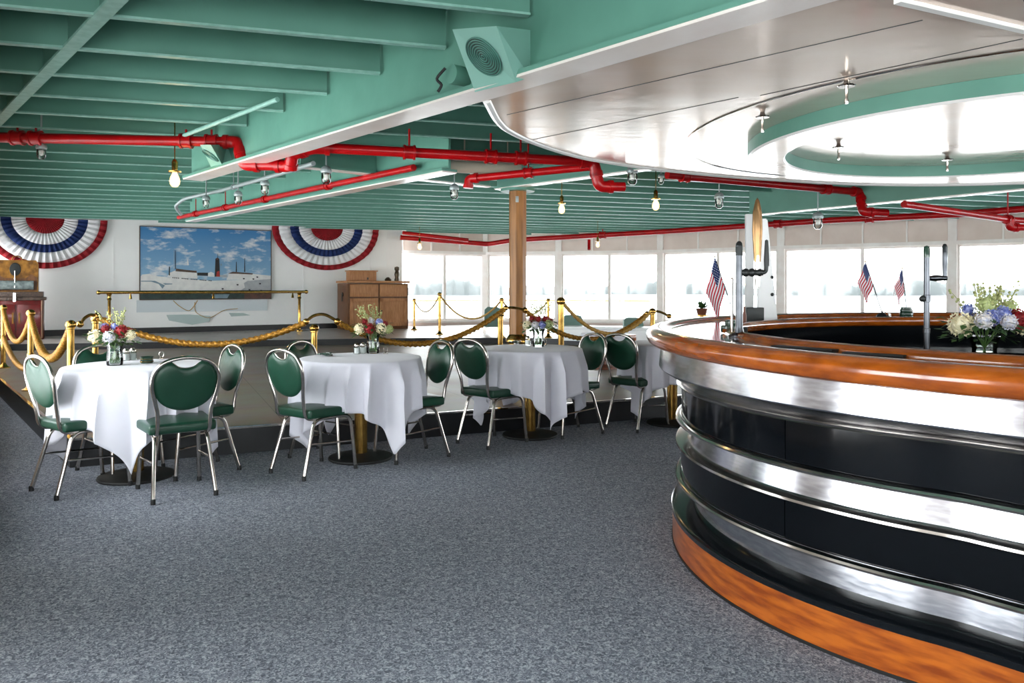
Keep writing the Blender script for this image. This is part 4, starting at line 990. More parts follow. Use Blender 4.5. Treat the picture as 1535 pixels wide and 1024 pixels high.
bm = B(); tube(bm, smoothpath([(-.14, .3, 1.46), (-.12, .3, 1.52), (-.06, .3, 1.54), (0, .3, 1.52), (.02, .3, 1.46)], 4), .012, 6); link('top_handle', bm, M['gold_paint'], an)
bm = B(); tube(bm, [(.345, -.02, .02), (.345, -.02, .72)], .02, 8); link('corner_molding', bm, M['wood_dark'], an)

# ================================================================== PIPES
def pipe(name, pts, r, m, label, cat='pipe', group=None, fit=True, couple=(), frad=.09, hangs=()):
    t = thing(name, label, cat, pts[0], 0, group); o0 = Vector(pts[0]); pl = [Vector(p) - o0 for p in pts]
    bm = B(); tube(bm, fillet(pl, frad, 6), r, 14); link('run', bm, m, t)
    if fit:
        for i in range(1, len(pl) - 1):
            a, b, c = pl[i - 1], pl[i], pl[i + 1]; d1 = (a - b).normalized(); d2 = (c - b).normalized()
            if d1.dot(d2) < -.97: continue
            bm = B(); tube(bm, fillet([b + d1 * frad * 1.15, b, b + d2 * frad * 1.15], frad, 6), r * 1.22, 14)
            tube(bm, [b + d1 * frad * 1.0, b + d1 * (frad + r * .9)], r * 1.42, 14); tube(bm, [b + d2 * frad * 1.0, b + d2 * (frad + r * .9)], r * 1.42, 14)
            link('elbow', bm, m, t)
    for i, f_ in hangs:
        q = pl[i].lerp(pl[i + 1], f_); bm = B(); tube(bm, [q, q + Vector((0, 0, 2.84 - q.z - o0.z))], .008, 6); link('hanger', bm, m, t)
    for i, f_ in couple:
        a, b = pl[i], pl[i + 1]; q = a.lerp(b, f_); d = (b - a).normalized()
        bm = B(); tube(bm, [q - d * r * .9, q + d * r * .9], r * 1.3, 14); tube(bm, [q - d * r * 1.15, q - d * r * .75], r * 1.5, 14); tube(bm, [q + d * r * .75, q + d * r * 1.15], r * 1.5, 14); link('coupling', bm, m, t)
        bm = B(); zc = JZ - (q.z + o0.z)
        if zc > .02: tube(bm, [q, q + Vector((0, 0, zc))], r * .22, 6); link('hanger', bm, m, t)
    return t
gp = 'red sprinkler pipes'
pipe('sprinkler_pipe', [P(-160, 203, 6.42), P(358, 213, 6.55), P(366, 247, 6.45), P(436, 249, 6.4), P(438, 231, 6.35), P(470, 221, 6.3), P(890, 243, 6.95), P(898, 280, 6.95), P(936, 280, 7.0)], .043, M['red_pipe'], 'thick red pipe stepping under the middle girder and on to the soffit', group=gp, couple=[(0, .355), (0, .408), (0, .845), (0, .92), (5, .32), (5, .61), (5, .72)])
pipe('sprinkler_pipe', [Vector((*(g2b + GN * .11 + (g2b - g2a).normalized() * .25), 2.395)), Vector((*(g2a.lerp(g2b, .06) + GN * .11), 2.395))], .032, M['red_pipe'], 'thin red pipe running along the second girder to the painted wall', group=gp, couple=[(0, .12), (0, .3), (0, .5), (0, .75)])
pipe('sprinkler_pipe', [P(702, 279, 7.4), P(703, 268, 7.4), P(886, 250, 7.0)], .036, M['red_pipe'], 'short red branch pipe crossing above the wooden column', group=gp, couple=[(1, .5)], frad=.06)
pipe('sprinkler_pipe', [P(1000, 262, 8.5), P(1290, 288, 9.75), P(1293, 318, 9.6), P(1330, 319, 9.65)], .046, M['red_pipe'], 'red pipe with a drop elbow between the soffit and the far girder', group=gp, couple=[(0, .08), (0, .8)])
pipe('sprinkler_pipe', [P(600, 356, 18.3), P(732, 366, 19.0), P(770, 360, 18.7), P(1000, 347, 17.2), P(1250, 330, 14.6), P(1440, 321, 13.3), P(1700, 300, 11.6)], .06, M['red_pipe'], 'long red pipe running above all the river windows', group=gp, fit=False, couple=[(2, .6), (3, .7), (4, .3)])
pipe('sprinkler_pipe', [P(603, 349, 18.0), P(702, 360, 18.4)], .045, M['red_pipe'], 'short red pipe above the corner window by the painted wall', group=gp)
pipe('sprinkler_pipe', [P(1355, 306, 8.6), P(1518, 330, 9.6), P(1640, 336, 10.0)], .04, M['red_pipe'], 'red pipe at the upper right beyond the soffit', group=gp, fit=False, couple=[(0, .95)])
pipe('sprinkler_pipe', [P(1513, 330, 9.55), P(1514, 341, 9.55), P(1560, 341, 9.6)], .042, M['red_pipe'], 'red elbow dropping below the pipe at the upper right', group=gp, frad=.06)
pipe('sprinkler_pipe', [P(883, 360, 17.4), P(883, 374, 17.3)], .035, M['red_pipe'], 'short red drop nozzle below the window pipe', group=gp)
pipe('conduit_pipe', [P(416, 149, 5.3), P(276, 203, 6.5)], .017, M['teal_edge'], 'pale teal conduit slanting up to the middle girder', 'conduit', 'ceiling conduits')
pipe('conduit_pipe', [P(272, 322, 10.4), P(262, 310, 10.3), P(275, 298, 10.1), P(330, 286, 9.4), P(408, 264, 7.7), P(470, 245, 6.95)], .022, M['gray_metal'], 'gray conduit with a curved end carrying unlit work lights', 'conduit', 'ceiling conduits', fit=False, frad=.2, couple=[(3, .3), (4, .6)])
pipe('duct_pipe', [P(640, 244, 7.25), P(660, 246, 7.3), P(778, 254, 7.6)], .072, mat('tan_duct_paint', (178, 170, 152), .4), 'short tan round duct left of the wooden column', 'duct', None, fit=False, hangs=[(1, .3), (1, .85)])

# ================================================================== LAMPS
def bulb_lamp(px, py, Y, label, lit=True, h=.13, stem=.25, shade=False):
    p = P(px, py, Y); t = thing('bulb_lamp', label, 'lamp', (p.x, p.y, p.z), 0, 'bare bulb lamps under the ceiling' if lit else 'unlit glass lamps under the ceiling')
    s = h / .13
    bm = B(); lathe(bm, [(0, -.062 * s), (.018 * s, -.058 * s), (.032 * s, -.04 * s), (.036 * s, -.018 * s), (.03 * s, .01 * s), (.018 * s, .035 * s), (.015 * s, .05 * s), (0, .05 * s)], 18)
    b = link('bulb', bm, M['bulb'] if lit else M['bulb_glass'], t)
    if lit:
        bm = B(); lathe(bm, [(0, -.03 * s), (.014 * s, -.025 * s), (.016 * s, -.005 * s), (.008 * s, .02 * s), (0, .03 * s)], 10); link('filament', bm, M['filament'], t)
        ll = bpy.data.lights.new('bulb_light', 'POINT'); ll.energy = .35 * s * s; ll.color = (1, .66, .3); ll.shadow_soft_size = .02
        lo = bpy.data.objects.new('bulb_light', ll); C.objects.link(lo); lo.parent = t; lo.location = (0, 0, -.045 * s)
    else:
        bm = B(); lathe(bm, [(0, -.03 * s), (.012 * s, -.02 * s), (.014 * s, .0), (.008 * s, .03 * s), (0, .04 * s)], 10); link('filament', bm, M['white_enamel'], t)
    mm = M['brass'] if lit else M['gray_metal']
    bm = B(); lathe(bm, [(0, .045 * s), (.044 * s, .045 * s), (.046 * s, .055 * s), (.02 * s, .062 * s), (.022 * s, .12 * s), (.012 * s, .14 * s), (0, .14 * s)], 16); link('socket', bm, mm, t)
    bm = B(); tube(bm, [(0, 0, .13 * s), (0, 0, max(.14 * s + .01, 2.84 - p.z))], .005, 6); link('cord', bm, mm, t)
    return t
bulb_lamp(262, 268, 6.62, 'lit bare bulb in a brass socket hanging below the thick red pipe at left', h=.155, stem=2)
bulb_lamp(842, 312, 8.8, 'lit bare bulb just right of the wooden column', h=.135, stem=2)
bulb_lamp(983, 306, 8.8, 'lit bare bulb between the column and the bar soffit', h=.15, stem=2)
bulb_lamp(896, 366, 16.0, 'small far lit bulb in front of the windows right of the column', h=.14, stem=2)
bulb_lamp(629, 369, 17.6, 'small far lit bulb at the corner window by the painted wall', h=.17, stem=2)
def jar(px, py, Y, label, s=1):
    p = P(px, py, Y); t = thing('jar_light', label, 'lamp', (p.x, p.y, p.z), 0, 'jar lights hanging unlit under the ceiling')
    bm = B(); lathe(bm, [(0, -.085 * s), (.02 * s, -.082 * s), (.038 * s, -.06 * s), (.042 * s, -.02 * s), (.036 * s, .02 * s), (0, .02 * s)], 16); link('jar', bm, M['bulb_glass'], t)
    bm = B(); lathe(bm, [(0, -.05 * s), (.018 * s, -.04 * s), (.02 * s, .0), (0, .02 * s)], 10); link('bulb', bm, M['white_enamel'], t)
    bm = B(); lathe(bm, [(0, .015 * s), (.045 * s, .015 * s), (.05 * s, .03 * s), (.04 * s, .06 * s), (.02 * s, .075 * s), (0, .075 * s)], 16); link('holder', bm, M['gray_metal'], t)
    top_ = 2.84 - p.z
    bm = B(); tube(bm, [(0, 0, .07 * s), (0, 0, max(.08 * s, top_))], .008, 6); link('rod', bm, M['gray_metal'], t)
jar(309, 302, 9.5, 'unlit jar light under the curved end of the gray conduit')
jar(357, 296, 8.7, 'unlit jar light second along the gray conduit')
jar(397, 280, 8.0, 'unlit jar light third along the gray conduit')
jar(489, 262, 7.2, 'unlit jar light nearest the thick red pipe at center', 1.1)
jar(681, 287, 8.4, 'unlit jar light left of the wooden column', 1.1)
jar(1226, 330, 9.5, 'unlit jar light on the far girder above the bar pump', 1.35)
jar(1078, 300, 9.2, 'unlit jar light in front of the far joists left of the bar pump', 1.2)
jar(948, 262, 7.6, 'unlit gray junction lamp at the end of the thick red pipe', 1.2)
jar(991, 268, 7.9, 'small unlit jar light beside the soffit edge', .7)
jar(655, 243, 7.2, 'unlit jar light hanging just behind the thick red pipe', 1.0)
jar(62, 226, 6.5, 'unlit jar light below the thick red pipe at far left', .9)

# loudspeaker boxes on the middle girder
def on_plane(px, py, off):
    base = gc + GN * (.012 + off); k = (px - 767.5) / F; nrm = GN
    Y = base.dot(nrm) / (k * nrm.x + nrm.y); return P(px, py, Y)
def speaker(c_top, c_bot, right_top, right_bot, gc_, label, offs):
    tl, tr = on_plane(*c_top[0], offs[0]), on_plane(*c_top[1], offs[0]); bl, br = on_plane(*c_bot[0], offs[1]), on_plane(*c_bot[1], offs[1])
    rt, rb = on_plane(*right_top, .0), on_plane(*right_bot, .0)
    t = thing('loudspeaker', label, 'speaker', tuple((tl + tr + bl + br) / 4), 0, 'teal loudspeaker boxes on the middle girder'); o0 = Vector(t.location)
    wv = (tr - tl); lt = rt - wv; lb = rb - (br - bl)
    bm = B(); vv = [bm.verts.new(v - o0) for v in (tl, tr, br, bl, rt, rb, lt, lb)]
    for f in ((0, 1, 2, 3), (1, 4, 5, 2), (0, 3, 7, 6), (0, 6, 4, 1), (3, 2, 5, 7), (4, 6, 7, 5)): bm.faces.new([vv[i] for i in f])
    link('case', bm, M['teal_pale'], t, smooth=False)
    cx = (tl + tr + bl + br) / 4 - o0; ux = ((tr - tl) + (br - bl)).normalized(); uz = ((tl - bl) + (tr - br)); uz = (uz - ux * uz.dot(ux)).normalized(); nn = ux.cross(uz); nn = nn if nn.y < 0 else -nn
    W_ = (tr - tl).length
    def ringpts(r, e): return [cx + uz * .01 + ux * (r * math.cos(a)) + uz * (r * math.sin(a)) + nn * e for a in [2 * PI * i / 48 for i in range(49)]]
    bm = B()
    for r in (.31, .27, .23, .19, .15, .11, .07, .03): tube(bm, ringpts(r * W_, .004), W_ * .011, 5, cap=False)
    link('grille', bm, M['teal_dark'], t)
    bm = B(); c0 = bm.verts.new(cx + uz * .01 + nn * .002); rp_ = [bm.verts.new(v) for v in ringpts(W_ * .31, .002)[:-1]]
    for i in range(48): bm.faces.new([c0, rp_[i], rp_[(i + 1) % 48]])
    link('grille_mesh', bm, mat('dark_grille_cloth', (40, 62, 56), .7), t, smooth=False)
speaker(((678, 44), (744, 39)), ((712, 138), (774, 123)), (795, 45), (795, 116), None, 'large teal loudspeaker box with round grille on the near girder', (.30, .07))
speaker(((300, 217), (316, 217)), ((317, 252), (334, 249)), (340, 217), (350, 244), None, 'small teal loudspeaker box far down the middle girder', (.30, .07))
jb = on_plane(687, 113, .06); t = thing('junction_drum', 'round teal junction drum with black hose beside the large loudspeaker', 'junction box', tuple(jb), 0)
bm = B(); ax = Vector((GN.x, GN.y, 0)); tube(bm, [-ax * .06, ax * .05], .052, 20); link('drum', bm, M['teal'], t)
bm = B(); tube(bm, smoothpath([ax * .05 + Vector((-.03, 0, .03)), ax * .06 + Vector((-.07, .03, -.02)), ax * .05 + Vector((-.055, .04, -.05)), ax * .05 + Vector((-.075, .05, -.085))], 5), .008, 6); link('hose', bm, M['black_rubber'], t)

# ================================================================== THINGS ON THE BAR
CZ = 1.0465
def on_bar(px, py): return Pz(px, py, CZ)
# beer pump column
p = on_bar(1108, 505)
t = thing('beer_pump', 'tall chrome bar tap with gilt paddle handle on the left bar end', 'tap', (p.x, p.y, CZ), 0)
k_ = p.y / F
bm = B(); lathe(bm, [(0, 0), (.05, 0), (.05, .008), (.022, .02), (.0165, .05), (.0155, .42), (.0165, .425), (0, .43)], 20); link('column_tube', bm, M['pump_metal'], t)
bm = B(); lathe(bm, [(.0165, .38), (.0165, .42), (.014, .437), (.007, .446), (0, .448)], 16); link('cap', bm, M['dark_metal'], t)
za = .30
bm = B(); tube(bm, [(0, 0, za), (.11, 0, za)], [.014, .014], 12); 
for x in (.03, .06, .09): ball(bm, (x, 0, za), .02, 12)
tube(bm, fillet([(.09, 0, za), (.125, 0, za), (.128, 0, za + .06)], .02, 4), .01, 10); link('tap_arm', bm, M['dark_metal'], t)
bm = B(); lathe(bm, [(0, 0), (.012, 0), (.013, .03), (.0095, .09), (.0075, .12), (0, .125)], 12, (.128, 0, za + .03)); link('lever', bm, M['dark_metal'], t)
bm = B(); prof = [(0, .10), (.016, .10), (.020, .16), (.0245, .25), (.022, .33), (.010, .385), (0, .40)]
lathe(bm, prof, 20, (.085, 0, za - .05), Matrix.Scale(.55, 4, (0, 1, 0))); link('paddle_handle', bm, mat('bronze_gilt_paddle', (166, 128, 84), .25, metal=.75, var=(118, 90, 60), scale=8), t)
bm = B(); lathe(bm, [(0, 0), (.011, 0), (.011, .09), (0, .09)], 12, (.085, 0, za - .01)); lathe(bm, [(0, -.07), (.010, -.07), (.012, -.04), (.009, 0), (0, 0)], 12, (.085, 0, za)); link('spout', bm, M['chrome'], t)
bm = B(); tube(bm, [(-.028, .02, .02), (-.028, .02, .25)], .007, 8); lathe(bm, [(0, .25), (.009, .25), (.01, .27), (0, .28)], 8, (-.028, .02, 0)); link('side_tube', bm, M['chrome'], t)
# tap handle lying at foot
p = on_bar(1093, 499); o = thing('bar_clamp', 'dark green clamp lying at the foot of the chrome tap', 'clamp', (p.x, p.y, CZ), .4)
bm = B(); box(bm, (0, 0, .02), (.075, .05, .04), bev=.01); box(bm, (.01, 0, .05), (.05, .04, .03), bev=.01); link('body', bm, M['deep_green'], o)
bm = B(); tube(bm, [(-.05, -.02, .012), (.06, -.025, .012)], .01, 8); link('grip', bm, M['wood_rail'], o)
p = on_bar(1131, 503) + Vector((-.055, -.03, 0)); o = thing('rail_knob', 'small black knob standing on the bar edge beside the tap', 'knob', (p.x, p.y, CZ), 0)
bm = B(); lathe(bm, [(0, 0), (.013, 0), (.012, .03), (.014, .034), (.012, .042), (0, .044)], 12); link('body', bm, M['black_rubber'], o)
# white tapered tower and gray casing behind it
p = on_bar(1150, 480); sc1 = p.y / F
o = thing('white_ventilator', 'tall white tapered stand on the far side of the bar behind the tap', 'stand', (p.x, p.y, CZ), -.25)
bm = B(); hh = 152 * sc1 - .0
t2 = bmesh.new(); bmesh.ops.create_cube(t2, size=1)
for v in t2.verts:
    kx = 28 * sc1 if v.co.z < 0 else 13 * sc1; v.co = Vector((v.co.x * kx + (.0 if v.co.z < 0 else -.03), v.co.y * kx * .8, (v.co.z + .5) * hh))
bmesh.ops.bevel(t2, geom=t2.edges[:], offset=.008, segments=2, affect='EDGES'); merge(bm, t2); link('body', bm, M['white_enamel'], o)
for zz in (.18, .3): bm = B(); ball(bm, (.03, -.055, zz), .012, 8); link('stud', bm, M['dark_metal'], o)
p = on_bar(1130, 484); sc1 = p.y / F
o = thing('gray_display_stand', 'narrow gray upright stand with a dark base box behind the tap', 'stand', (p.x, p.y, CZ), 0)
bm = B(); box(bm, (0, 0, .05), (26 * sc1, .07, .10), bev=.005); link('base_box', bm, M['dark_metal'], o)
bm = B(); box(bm, (-6 * sc1, .01, .10 + 140 * sc1 / 2), (12 * sc1, .03, 140 * sc1 - .0), bev=.006); link('upright', bm, mat('pale_gray_casing', (196, 196, 196), .4), o)
bm = B(); tube(bm, [(6 * sc1, 0, .10), (6 * sc1, 0, .10 + 70 * sc1)], .006, 8); link('glass_tube', bm, M['white_enamel'], o)
p = on_bar(1116, 488); o = thing('brown_bottle', 'slim brown bottle beside the gray stand on the bar', 'bottle', (p.x, p.y, CZ), 0)
bm = B(); lathe(bm, [(0, 0), (.012, 0), (.013, .06), (.006, .09), (.006, .115), (0, .115)], 12); link('body', bm, M['brown_board'], o)
# second chrome pump
o = thing('beer_pump', 'second chrome tap pole rising inside the bar near the flags', 'tap', (1.73, 3.2, .915), 0); k_ = 3.2 / F
zt_ = EYE - (368 - HZ) * k_ - .915
bm = B(); lathe(bm, [(0, 0), (.03, 0), (.03, .01), (.0115, .02), (.0115, .17), (.014, .172), (.014, .19), (.0115, .192), (.0115, .30), (.015, .302), (.015, .33), (.0125, .332), (.0125, zt_ - .02), (0, zt_ - .02)], 18); link('column_tube', bm, M['pump_metal'], o)
bm = B(); lathe(bm, [(.0132, zt_ - .05), (.0132, zt_ - .015), (.010, zt_ - .004), (0, zt_)], 16); link('cap', bm, M['deep_green'], o)
zz = EYE - (417 - HZ) * k_ - .915; xx = 27 * k_
bm = B(); tube(bm, [(0, 0, zz), (xx, 0, zz)], .007, 10); lathe(bm, [(0, -.03), (.010, -.025), (.014, 0), (.011, .03), (0, .034)], 12, (xx * .5, 0, zz), Matrix.Rotation(PI / 2, 4, 'Y')); ball(bm, (xx, 0, zz), .012, 12); link('tap_arm', bm, M['pump_metal'], o)
bm = B(); lathe(bm, [(0, 0), (.008, 0), (.009, .05), (.0105, .06), (.0105, .13), (.006, .142), (0, .144)], 12, (xx, 0, zz)); link('lever', bm, M['pump_metal'], o)
bm = B(); ball(bm, (-.02, -.005, .315), .014, 10); link('side_knob', bm, M['dark_metal'], o)
# flags
def flag(base, topx, rot, label, W_, H_, spread, foot):
    t = thing('small_flag', label, 'flag', tuple(base), 0, 'stick flags on the bar')
    tip = topx - base
    bm = B(); tube(bm, [(0, 0, 0), tip * .5 + Vector((0, 0, .003)), tip], .0035, 6); link('stick', bm, M['dark_metal'], t)
    bm = B(); ball(bm, tip, .007, 8); link('tip', bm, M['brass'], t)
    # cloth hangs from the upper end of the stick, drooping
    d = -tip.normalized(); NXs, NZs = 26, 26
    fall = spread
    bm = B(); grid = []
    for i in range(NXs + 1):
        u = i / NXs; row = []
        for j in range(NZs + 1):
            v = j / NZs; h = tip * .985 + d * (v * H_)
            off = fall * (u * W_) + Vector((0, .018 * math.sin(u * 9 + v * 3) * u, -.03 * u * u * (1 - v)))
            row.append(bm.verts.new(h + off))
        grid.append(row)
    for i in range(NXs):
        for j in range(NZs):
            f = bm.faces.new([grid[i][j], grid[i + 1][j], grid[i + 1][j + 1], grid[i][j + 1]])
            st = int(j / NZs * 13); f.material_index = 2 if (i / NXs < .42 and st < 7) else (0 if st % 2 == 0 else 1)
    cl = link('flag_cloth', bm, [M['red_flag'], M['white_cloth'], M['blue']], t, ang=60)
    md = cl.modifiers.new('thickness', 'SOLIDIFY'); md.thickness = .001
    bm = B()   # stars on the canton
    for a in range(5):
        for b_ in range(6):
            u = (b_ + .6) / 6 * .42; v = (a + .6) / 5 * .53
            h = tip * .985 + d * (v * H_) + fall * (u * W_) + Vector((0, .018 * math.sin(u * 9 + v * 3) * u - .002, -.03 * u * u * (1 - v))); ball(bm, h, W_ * .011, 6)
    link('star', bm, M['white_cloth'], cl)
    return t
M['red_flag'] = mat('red_flag_cloth', (190, 30, 50), .75)
p = on_bar(1102, 478); q = P(1071, 384, p.y)
flag(p, q, 0, 'American stick flag beside the chrome tap, largest of the three', 50 * p.y / F, 50 * p.y / F, Vector((-.27, -.1, -.95)).normalized(), None)
p = P(1322, 0, 5.8); p2 = Vector((p.x, p.y, CZ)); o = thing('chrome_flag_holder', 'small chrome weighted holder under the middle flag', 'holder', tuple(p2), 0)
s_ = p.y / F
bm = B(); lathe(bm, [(0, 0), (8 * s_, 0), (8 * s_, .012), (6 * s_, 5 * s_), (2 * s_, 8 * s_), (0, 8 * s_)], 18); link('body', bm, M['dark_metal'], o)
bm = B(); tube(bm, [(3 * s_ + .012 * math.cos(a), 0, 9 * s_ + .012 * math.sin(a) + .004) for a in [2 * PI * i / 16 for i in range(17)]], .003, 6); link('hook', bm, M['chrome'], o)
bm = B(); lathe(bm, [(0, 0), (.012, 0), (.012, .03), (0, .03)], 10, (11 * s_, 0, 0)); tube(bm, [(11 * s_, 0, .03), (16 * s_, 0, 26 * s_), (19 * s_, 0, 42 * s_)], .002, 5); link('antenna', bm, M['chrome'], o)
b0 = p2 + Vector((0, 0, 8 * s_)); q = P(1297, 392, p.y)
flag(b0, q, 0, 'American stick flag in the chrome holder, middle one on the bar', 30 * s_, 37 * s_, Vector((-.42, -.1, -.9)).normalized(), None)
p = on_bar(1369, 477.5); s_ = p.y / F
o = thing('green_reel', 'green ribbed reel sitting on the far inner rail of the bar', 'reel', (p.x, p.y + .10, CZ), 0)
hh = 17 * s_
bm = B(); lathe(bm, [(0, 0), (9.5 * s_, 0), (9.5 * s_, hh * .15), (8.6 * s_, hh * .2), (9.5 * s_, hh * .3), (9.5 * s_, hh * .45), (8.6 * s_, hh * .5), (9.3 * s_, hh * .6), (9.3 * s_, hh * .75), (8 * s_, hh * .8), (8 * s_, hh), (0, hh)], 20); link('body', bm, M['deep_green'], o, ang=20)
bm = B(); tube(bm, smoothpath([(-7 * s_, -9 * s_, .01), (-7 * s_, -.19, .0), (-6.5 * s_, -.21, -.06), (-6 * s_, -.21, -.24)], 5), .006, 6); link('hanging_cord', bm, M['gray_metal'], o)
b0 = Vector((p.x, p.y + .10, CZ + hh)); q = P(1352, 402, p.y + .1)
flag(b0, q, 0, 'American stick flag above the green reel, rightmost on the bar', 27 * s_, 33 * s_, Vector((-.45, -.1, -.88)).normalized(), None)
# bar mats lying on the near counter
for px, py, ln, rz, lab in ((1205, 522.5, .26, -.95, 'thin dark bar mat on the near counter'), (1310, 532, .2, -.75, 'second thin dark bar mat farther right on the near counter')):
    p = on_bar(px, py); bm = B(); box(bm, (0, 0, .003), (ln, .05, .006), bev=.002); o = link('bar_mat', bm, M['black_rubber']); o.location = (p.x, p.y, CZ - .001); o.rotation_euler = (0, 0, rz); tag(o, lab, 'mat', 'dark bar mats')

# ================================================================== FAR SIDE FURNITURE
def lounge(px, Y, w_, zt_, label, rz):
    p = Vector(((px - 767.5) / F * Y, Y, TZ)); t = thing('lounge_chair', label, 'chair', tuple(p), rz, 'low sage chairs by the windows')
    bm = B(); hh = zt_ - TZ
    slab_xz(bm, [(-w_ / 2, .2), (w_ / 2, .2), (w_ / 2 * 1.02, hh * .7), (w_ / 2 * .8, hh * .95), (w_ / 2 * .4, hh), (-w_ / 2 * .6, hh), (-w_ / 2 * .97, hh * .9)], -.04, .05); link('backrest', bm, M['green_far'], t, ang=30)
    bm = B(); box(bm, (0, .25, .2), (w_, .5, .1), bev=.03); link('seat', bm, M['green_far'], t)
    for sx in (-1, 1):
        for yy in (.03, .46):
            bm = B(); tube(bm, [(sx * w_ * .45, yy, 0), (sx * w_ * .42, yy, .17)], .014, 8); link('leg', bm, M['chrome'], t)
lounge(739, 15.6, .36, EYE - 30 * 15.6 / F, 'low sage chair left of the wooden column by the windows', .1)
lounge(858, 14.4, .40, EYE - 42 * 14.4 / F, 'low sage chair behind the ropes right of the column', .1)
lounge(949, 13.8, .36, EYE - 46 * 13.8 / F, 'low sage chair near the bar end by the windows', .1)
# white counter along the windows
a, b = P(838, 0, 14.0).xy, P(985, 0, 13.3).xy; d = b - a; m_ = (a + b) / 2
o = thing('window_bench', 'long white bench under the windows behind the sage chairs', 'bench', (m_.x, m_.y, TZ), math.atan2(d.y, d.x))
bm = B(); box(bm, (0, 0, .24), (d.length, .45, .05), bev=.01); link('seat', bm, M['white_enamel'], o)
bm = B(); box(bm, (0, .03, .11), (d.length - .1, .36, .215)); link('base', bm, M['white_enamel'], o)
p = Vector(((905 - 767.5) / F * 10.2, 10.2, PZ)); o = thing('side_table', 'small far table under a short white cloth on the dance floor, between two green chairs', 'table', tuple(p), 0)
bm = B(); lathe(bm, [(0, 0), (.2, 0), (.2, .02), (.04, .05), (.04, .40), (0, .40)], 20); link('base', bm, M['brown_board'], o)
bm = B(); n = 60; rg = []
for k in range(7):
    rg.append([bm.verts.new(((.30 + .02 * k / 6 + .015 * k / 6 * math.sin(9 * 2 * PI * i / n)) * math.cos(2 * PI * i / n), (.30 + .02 * k / 6 + .015 * k / 6 * math.sin(9 * 2 * PI * i / n)) * math.sin(2 * PI * i / n), .46 - .22 * k / 6)) for i in range(n)])
bm.faces.new(rg[0])
for a_, b_ in zip(rg, rg[1:]):
    for i in range(n): bm.faces.new([a_[i], b_[i], b_[(i + 1) % n], a_[(i + 1) % n]])
link('cloth', bm, M['linen'], o)
p = P(928, 503, 11.5); o = thing('brown_bench', 'low brown wooden bench top behind the chair beside the bar', 'bench', (p.x, p.y, PZ), .35)
bm = B(); box(bm, (0, 0, p.z - PZ - .03), (.42, .3, .09), bev=.01); link('top', bm, M['wood_orange'], o)
for sx in (-1, 1): bm = B(); box(bm, (sx * .16, 0, (p.z - PZ - .07) / 2), (.05, .25, p.z - PZ - .07)); link('leg', bm, M['white_enamel'], o)
# window plants / odds beyond the bar rail
p = P(1052, 468, 14.2); o = thing('potted_plant', 'small potted plant on a stand beyond the left end of the bar', 'plant', (p.x, p.y, TZ), 0)
hh = EYE - (472 - HZ) / F * 14.2 - TZ
bm = B(); lathe(bm, [(0, 0), (.16, 0), (.14, .03), (.04, .06), (.04, hh - .03), (.16, hh - .02), (.16, hh), (0, hh)], 18); link('stand', bm, M['brass'], o)
bm = B(); lathe(bm, [(0, 0), (.08, 0), (.11, .12), (.095, .12), (.0, .1)], 16, (0, 0, hh)); link('pot', bm, M['brown_board'], o)
bm = B(); rnd = random.Random(4)
for i in range(60):
    a = rnd.uniform(0, 6.28); b_ = Vector((0, 0, hh + .1)); d = Vector((math.cos(a), math.sin(a), rnd.uniform(.3, 1.8))).normalized(); ln = rnd.uniform(.1, .22); s_ = d.cross(Vector((0, 0, 1))).normalized() * .025
    m_ = b_ + d * ln * .6; v = [bm.verts.new(b_ + d * ln * .25), bm.verts.new(m_ + s_), bm.verts.new(b_ + d * ln), bm.verts.new(m_ - s_)]; bm.faces.new(v)
link('leaves', bm, M['leaf'], o)

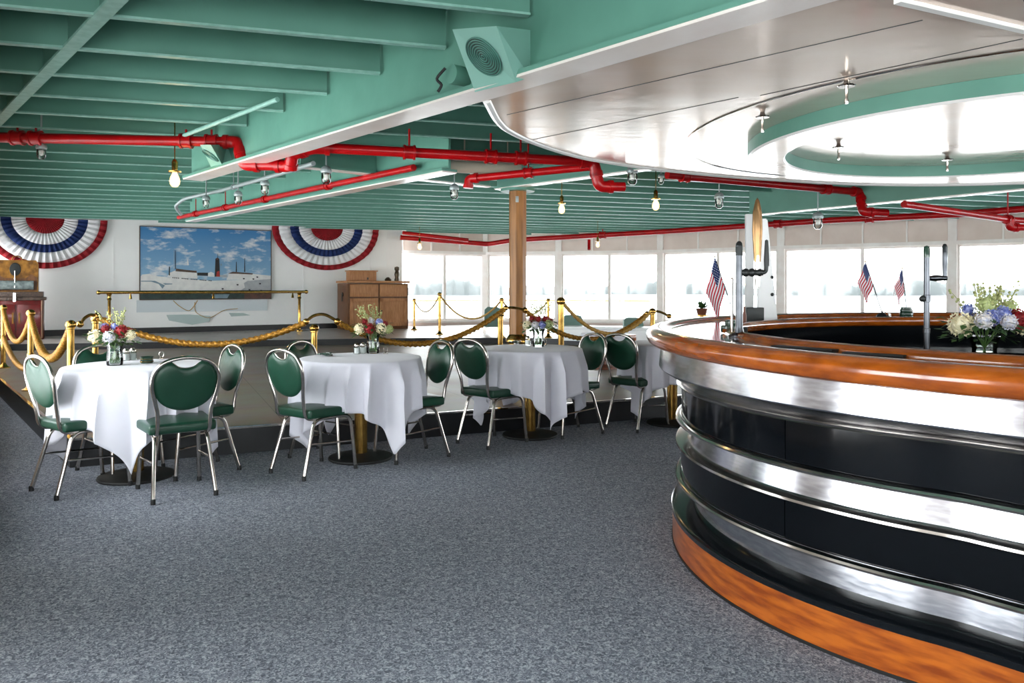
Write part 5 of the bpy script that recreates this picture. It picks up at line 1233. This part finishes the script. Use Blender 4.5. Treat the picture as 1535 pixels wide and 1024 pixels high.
# ================================================================== RIVER OUTSIDE
bm = B(); prism(bm, [(-2600, 24), (2600, 24), (2600, 2600), (-2600, 2600)], -10, -9); struct(link('water', bm, mat('pale_river_water', (168, 176, 180), .35, var=(150, 160, 166), scale=.02, stretch=(1, 6, 1)), smooth=False), 'pale bright river outside the windows', 'water')
rnd = random.Random(12); bm = B(); rows = []; NA = 700
hs = [14.0] * (NA + 1)
for o_ in range(5):
    f_ = 8 * 2.3 ** o_; ph_ = rnd.uniform(0, 6.28); am = 5.0 / (1.55 ** o_)
    for i in range(NA + 1): hs[i] += am * math.sin(f_ * i / NA * 2 * PI + ph_) * rnd.uniform(.7, 1.0)
for i in range(NA + 1):
    a = math.radians(-62 + 124 * i / NA); rd = 1000 + 60 * math.sin(i * .05) - 140 * math.exp(-((i - 270) / 60) ** 2); h_ = max(6, hs[i] * .9) + 5 * math.exp(-((i - 268) / 22) ** 2)
    row = []
    for dr, hk in ((-6, 0), (0, .55), (12, .9), (30, 1.0), (70, .8), (90, 0)):
        rr = rd + dr; row.append(bm.verts.new((rr * math.sin(a), rr * math.cos(a), -9.2 + h_ * hk + (rnd.uniform(-1.2, 1.2) if 0 < hk else 0))))
    rows.append(row)
for a, b in zip(rows, rows[1:]):
    for j in range(5): bm.faces.new([a[j], b[j], b[j + 1], a[j + 1]])
o = link('treeline', bm, mat('gray_tree_cover', (52, 56, 56), 1)); tag(o, 'long low line of trees on the far river bank', 'trees', kind='stuff')  # tree cover in one even dark gray

# outside deck and its rail beyond the river windows
outer = [v + Vector((0, 3.6)) for v in WIN[:4]]
dk = [v + Vector((0, .12)) for v in WIN[:4]]
bm = B(); prism(bm, dk + list(reversed(outer)), -.25, -.1); struct(link('exterior_deck', bm, M['white_enamel'], smooth=False), 'narrow white outside deck beyond the river windows', 'deck')
o = thing('deck_railing', 'thin brown handrail on posts outside the river windows', 'railing', (0, 0, -.1), 0)
rp0 = [Vector((v.x, v.y + 1.6, 1.0)) for v in WIN[:4]]
bm = B(); tube(bm, rp0, .028, 8); link('handrail', bm, M['rope_pale'], o)
for a, b in zip(rp0, rp0[1:]):
    for f_ in (.15, .85):
        q = a.lerp(b, f_); bm = B(); tube(bm, [(q.x, q.y, 0), (q.x, q.y, 1.0)], .018, 8); link('post', bm, M['white_enamel'], o)
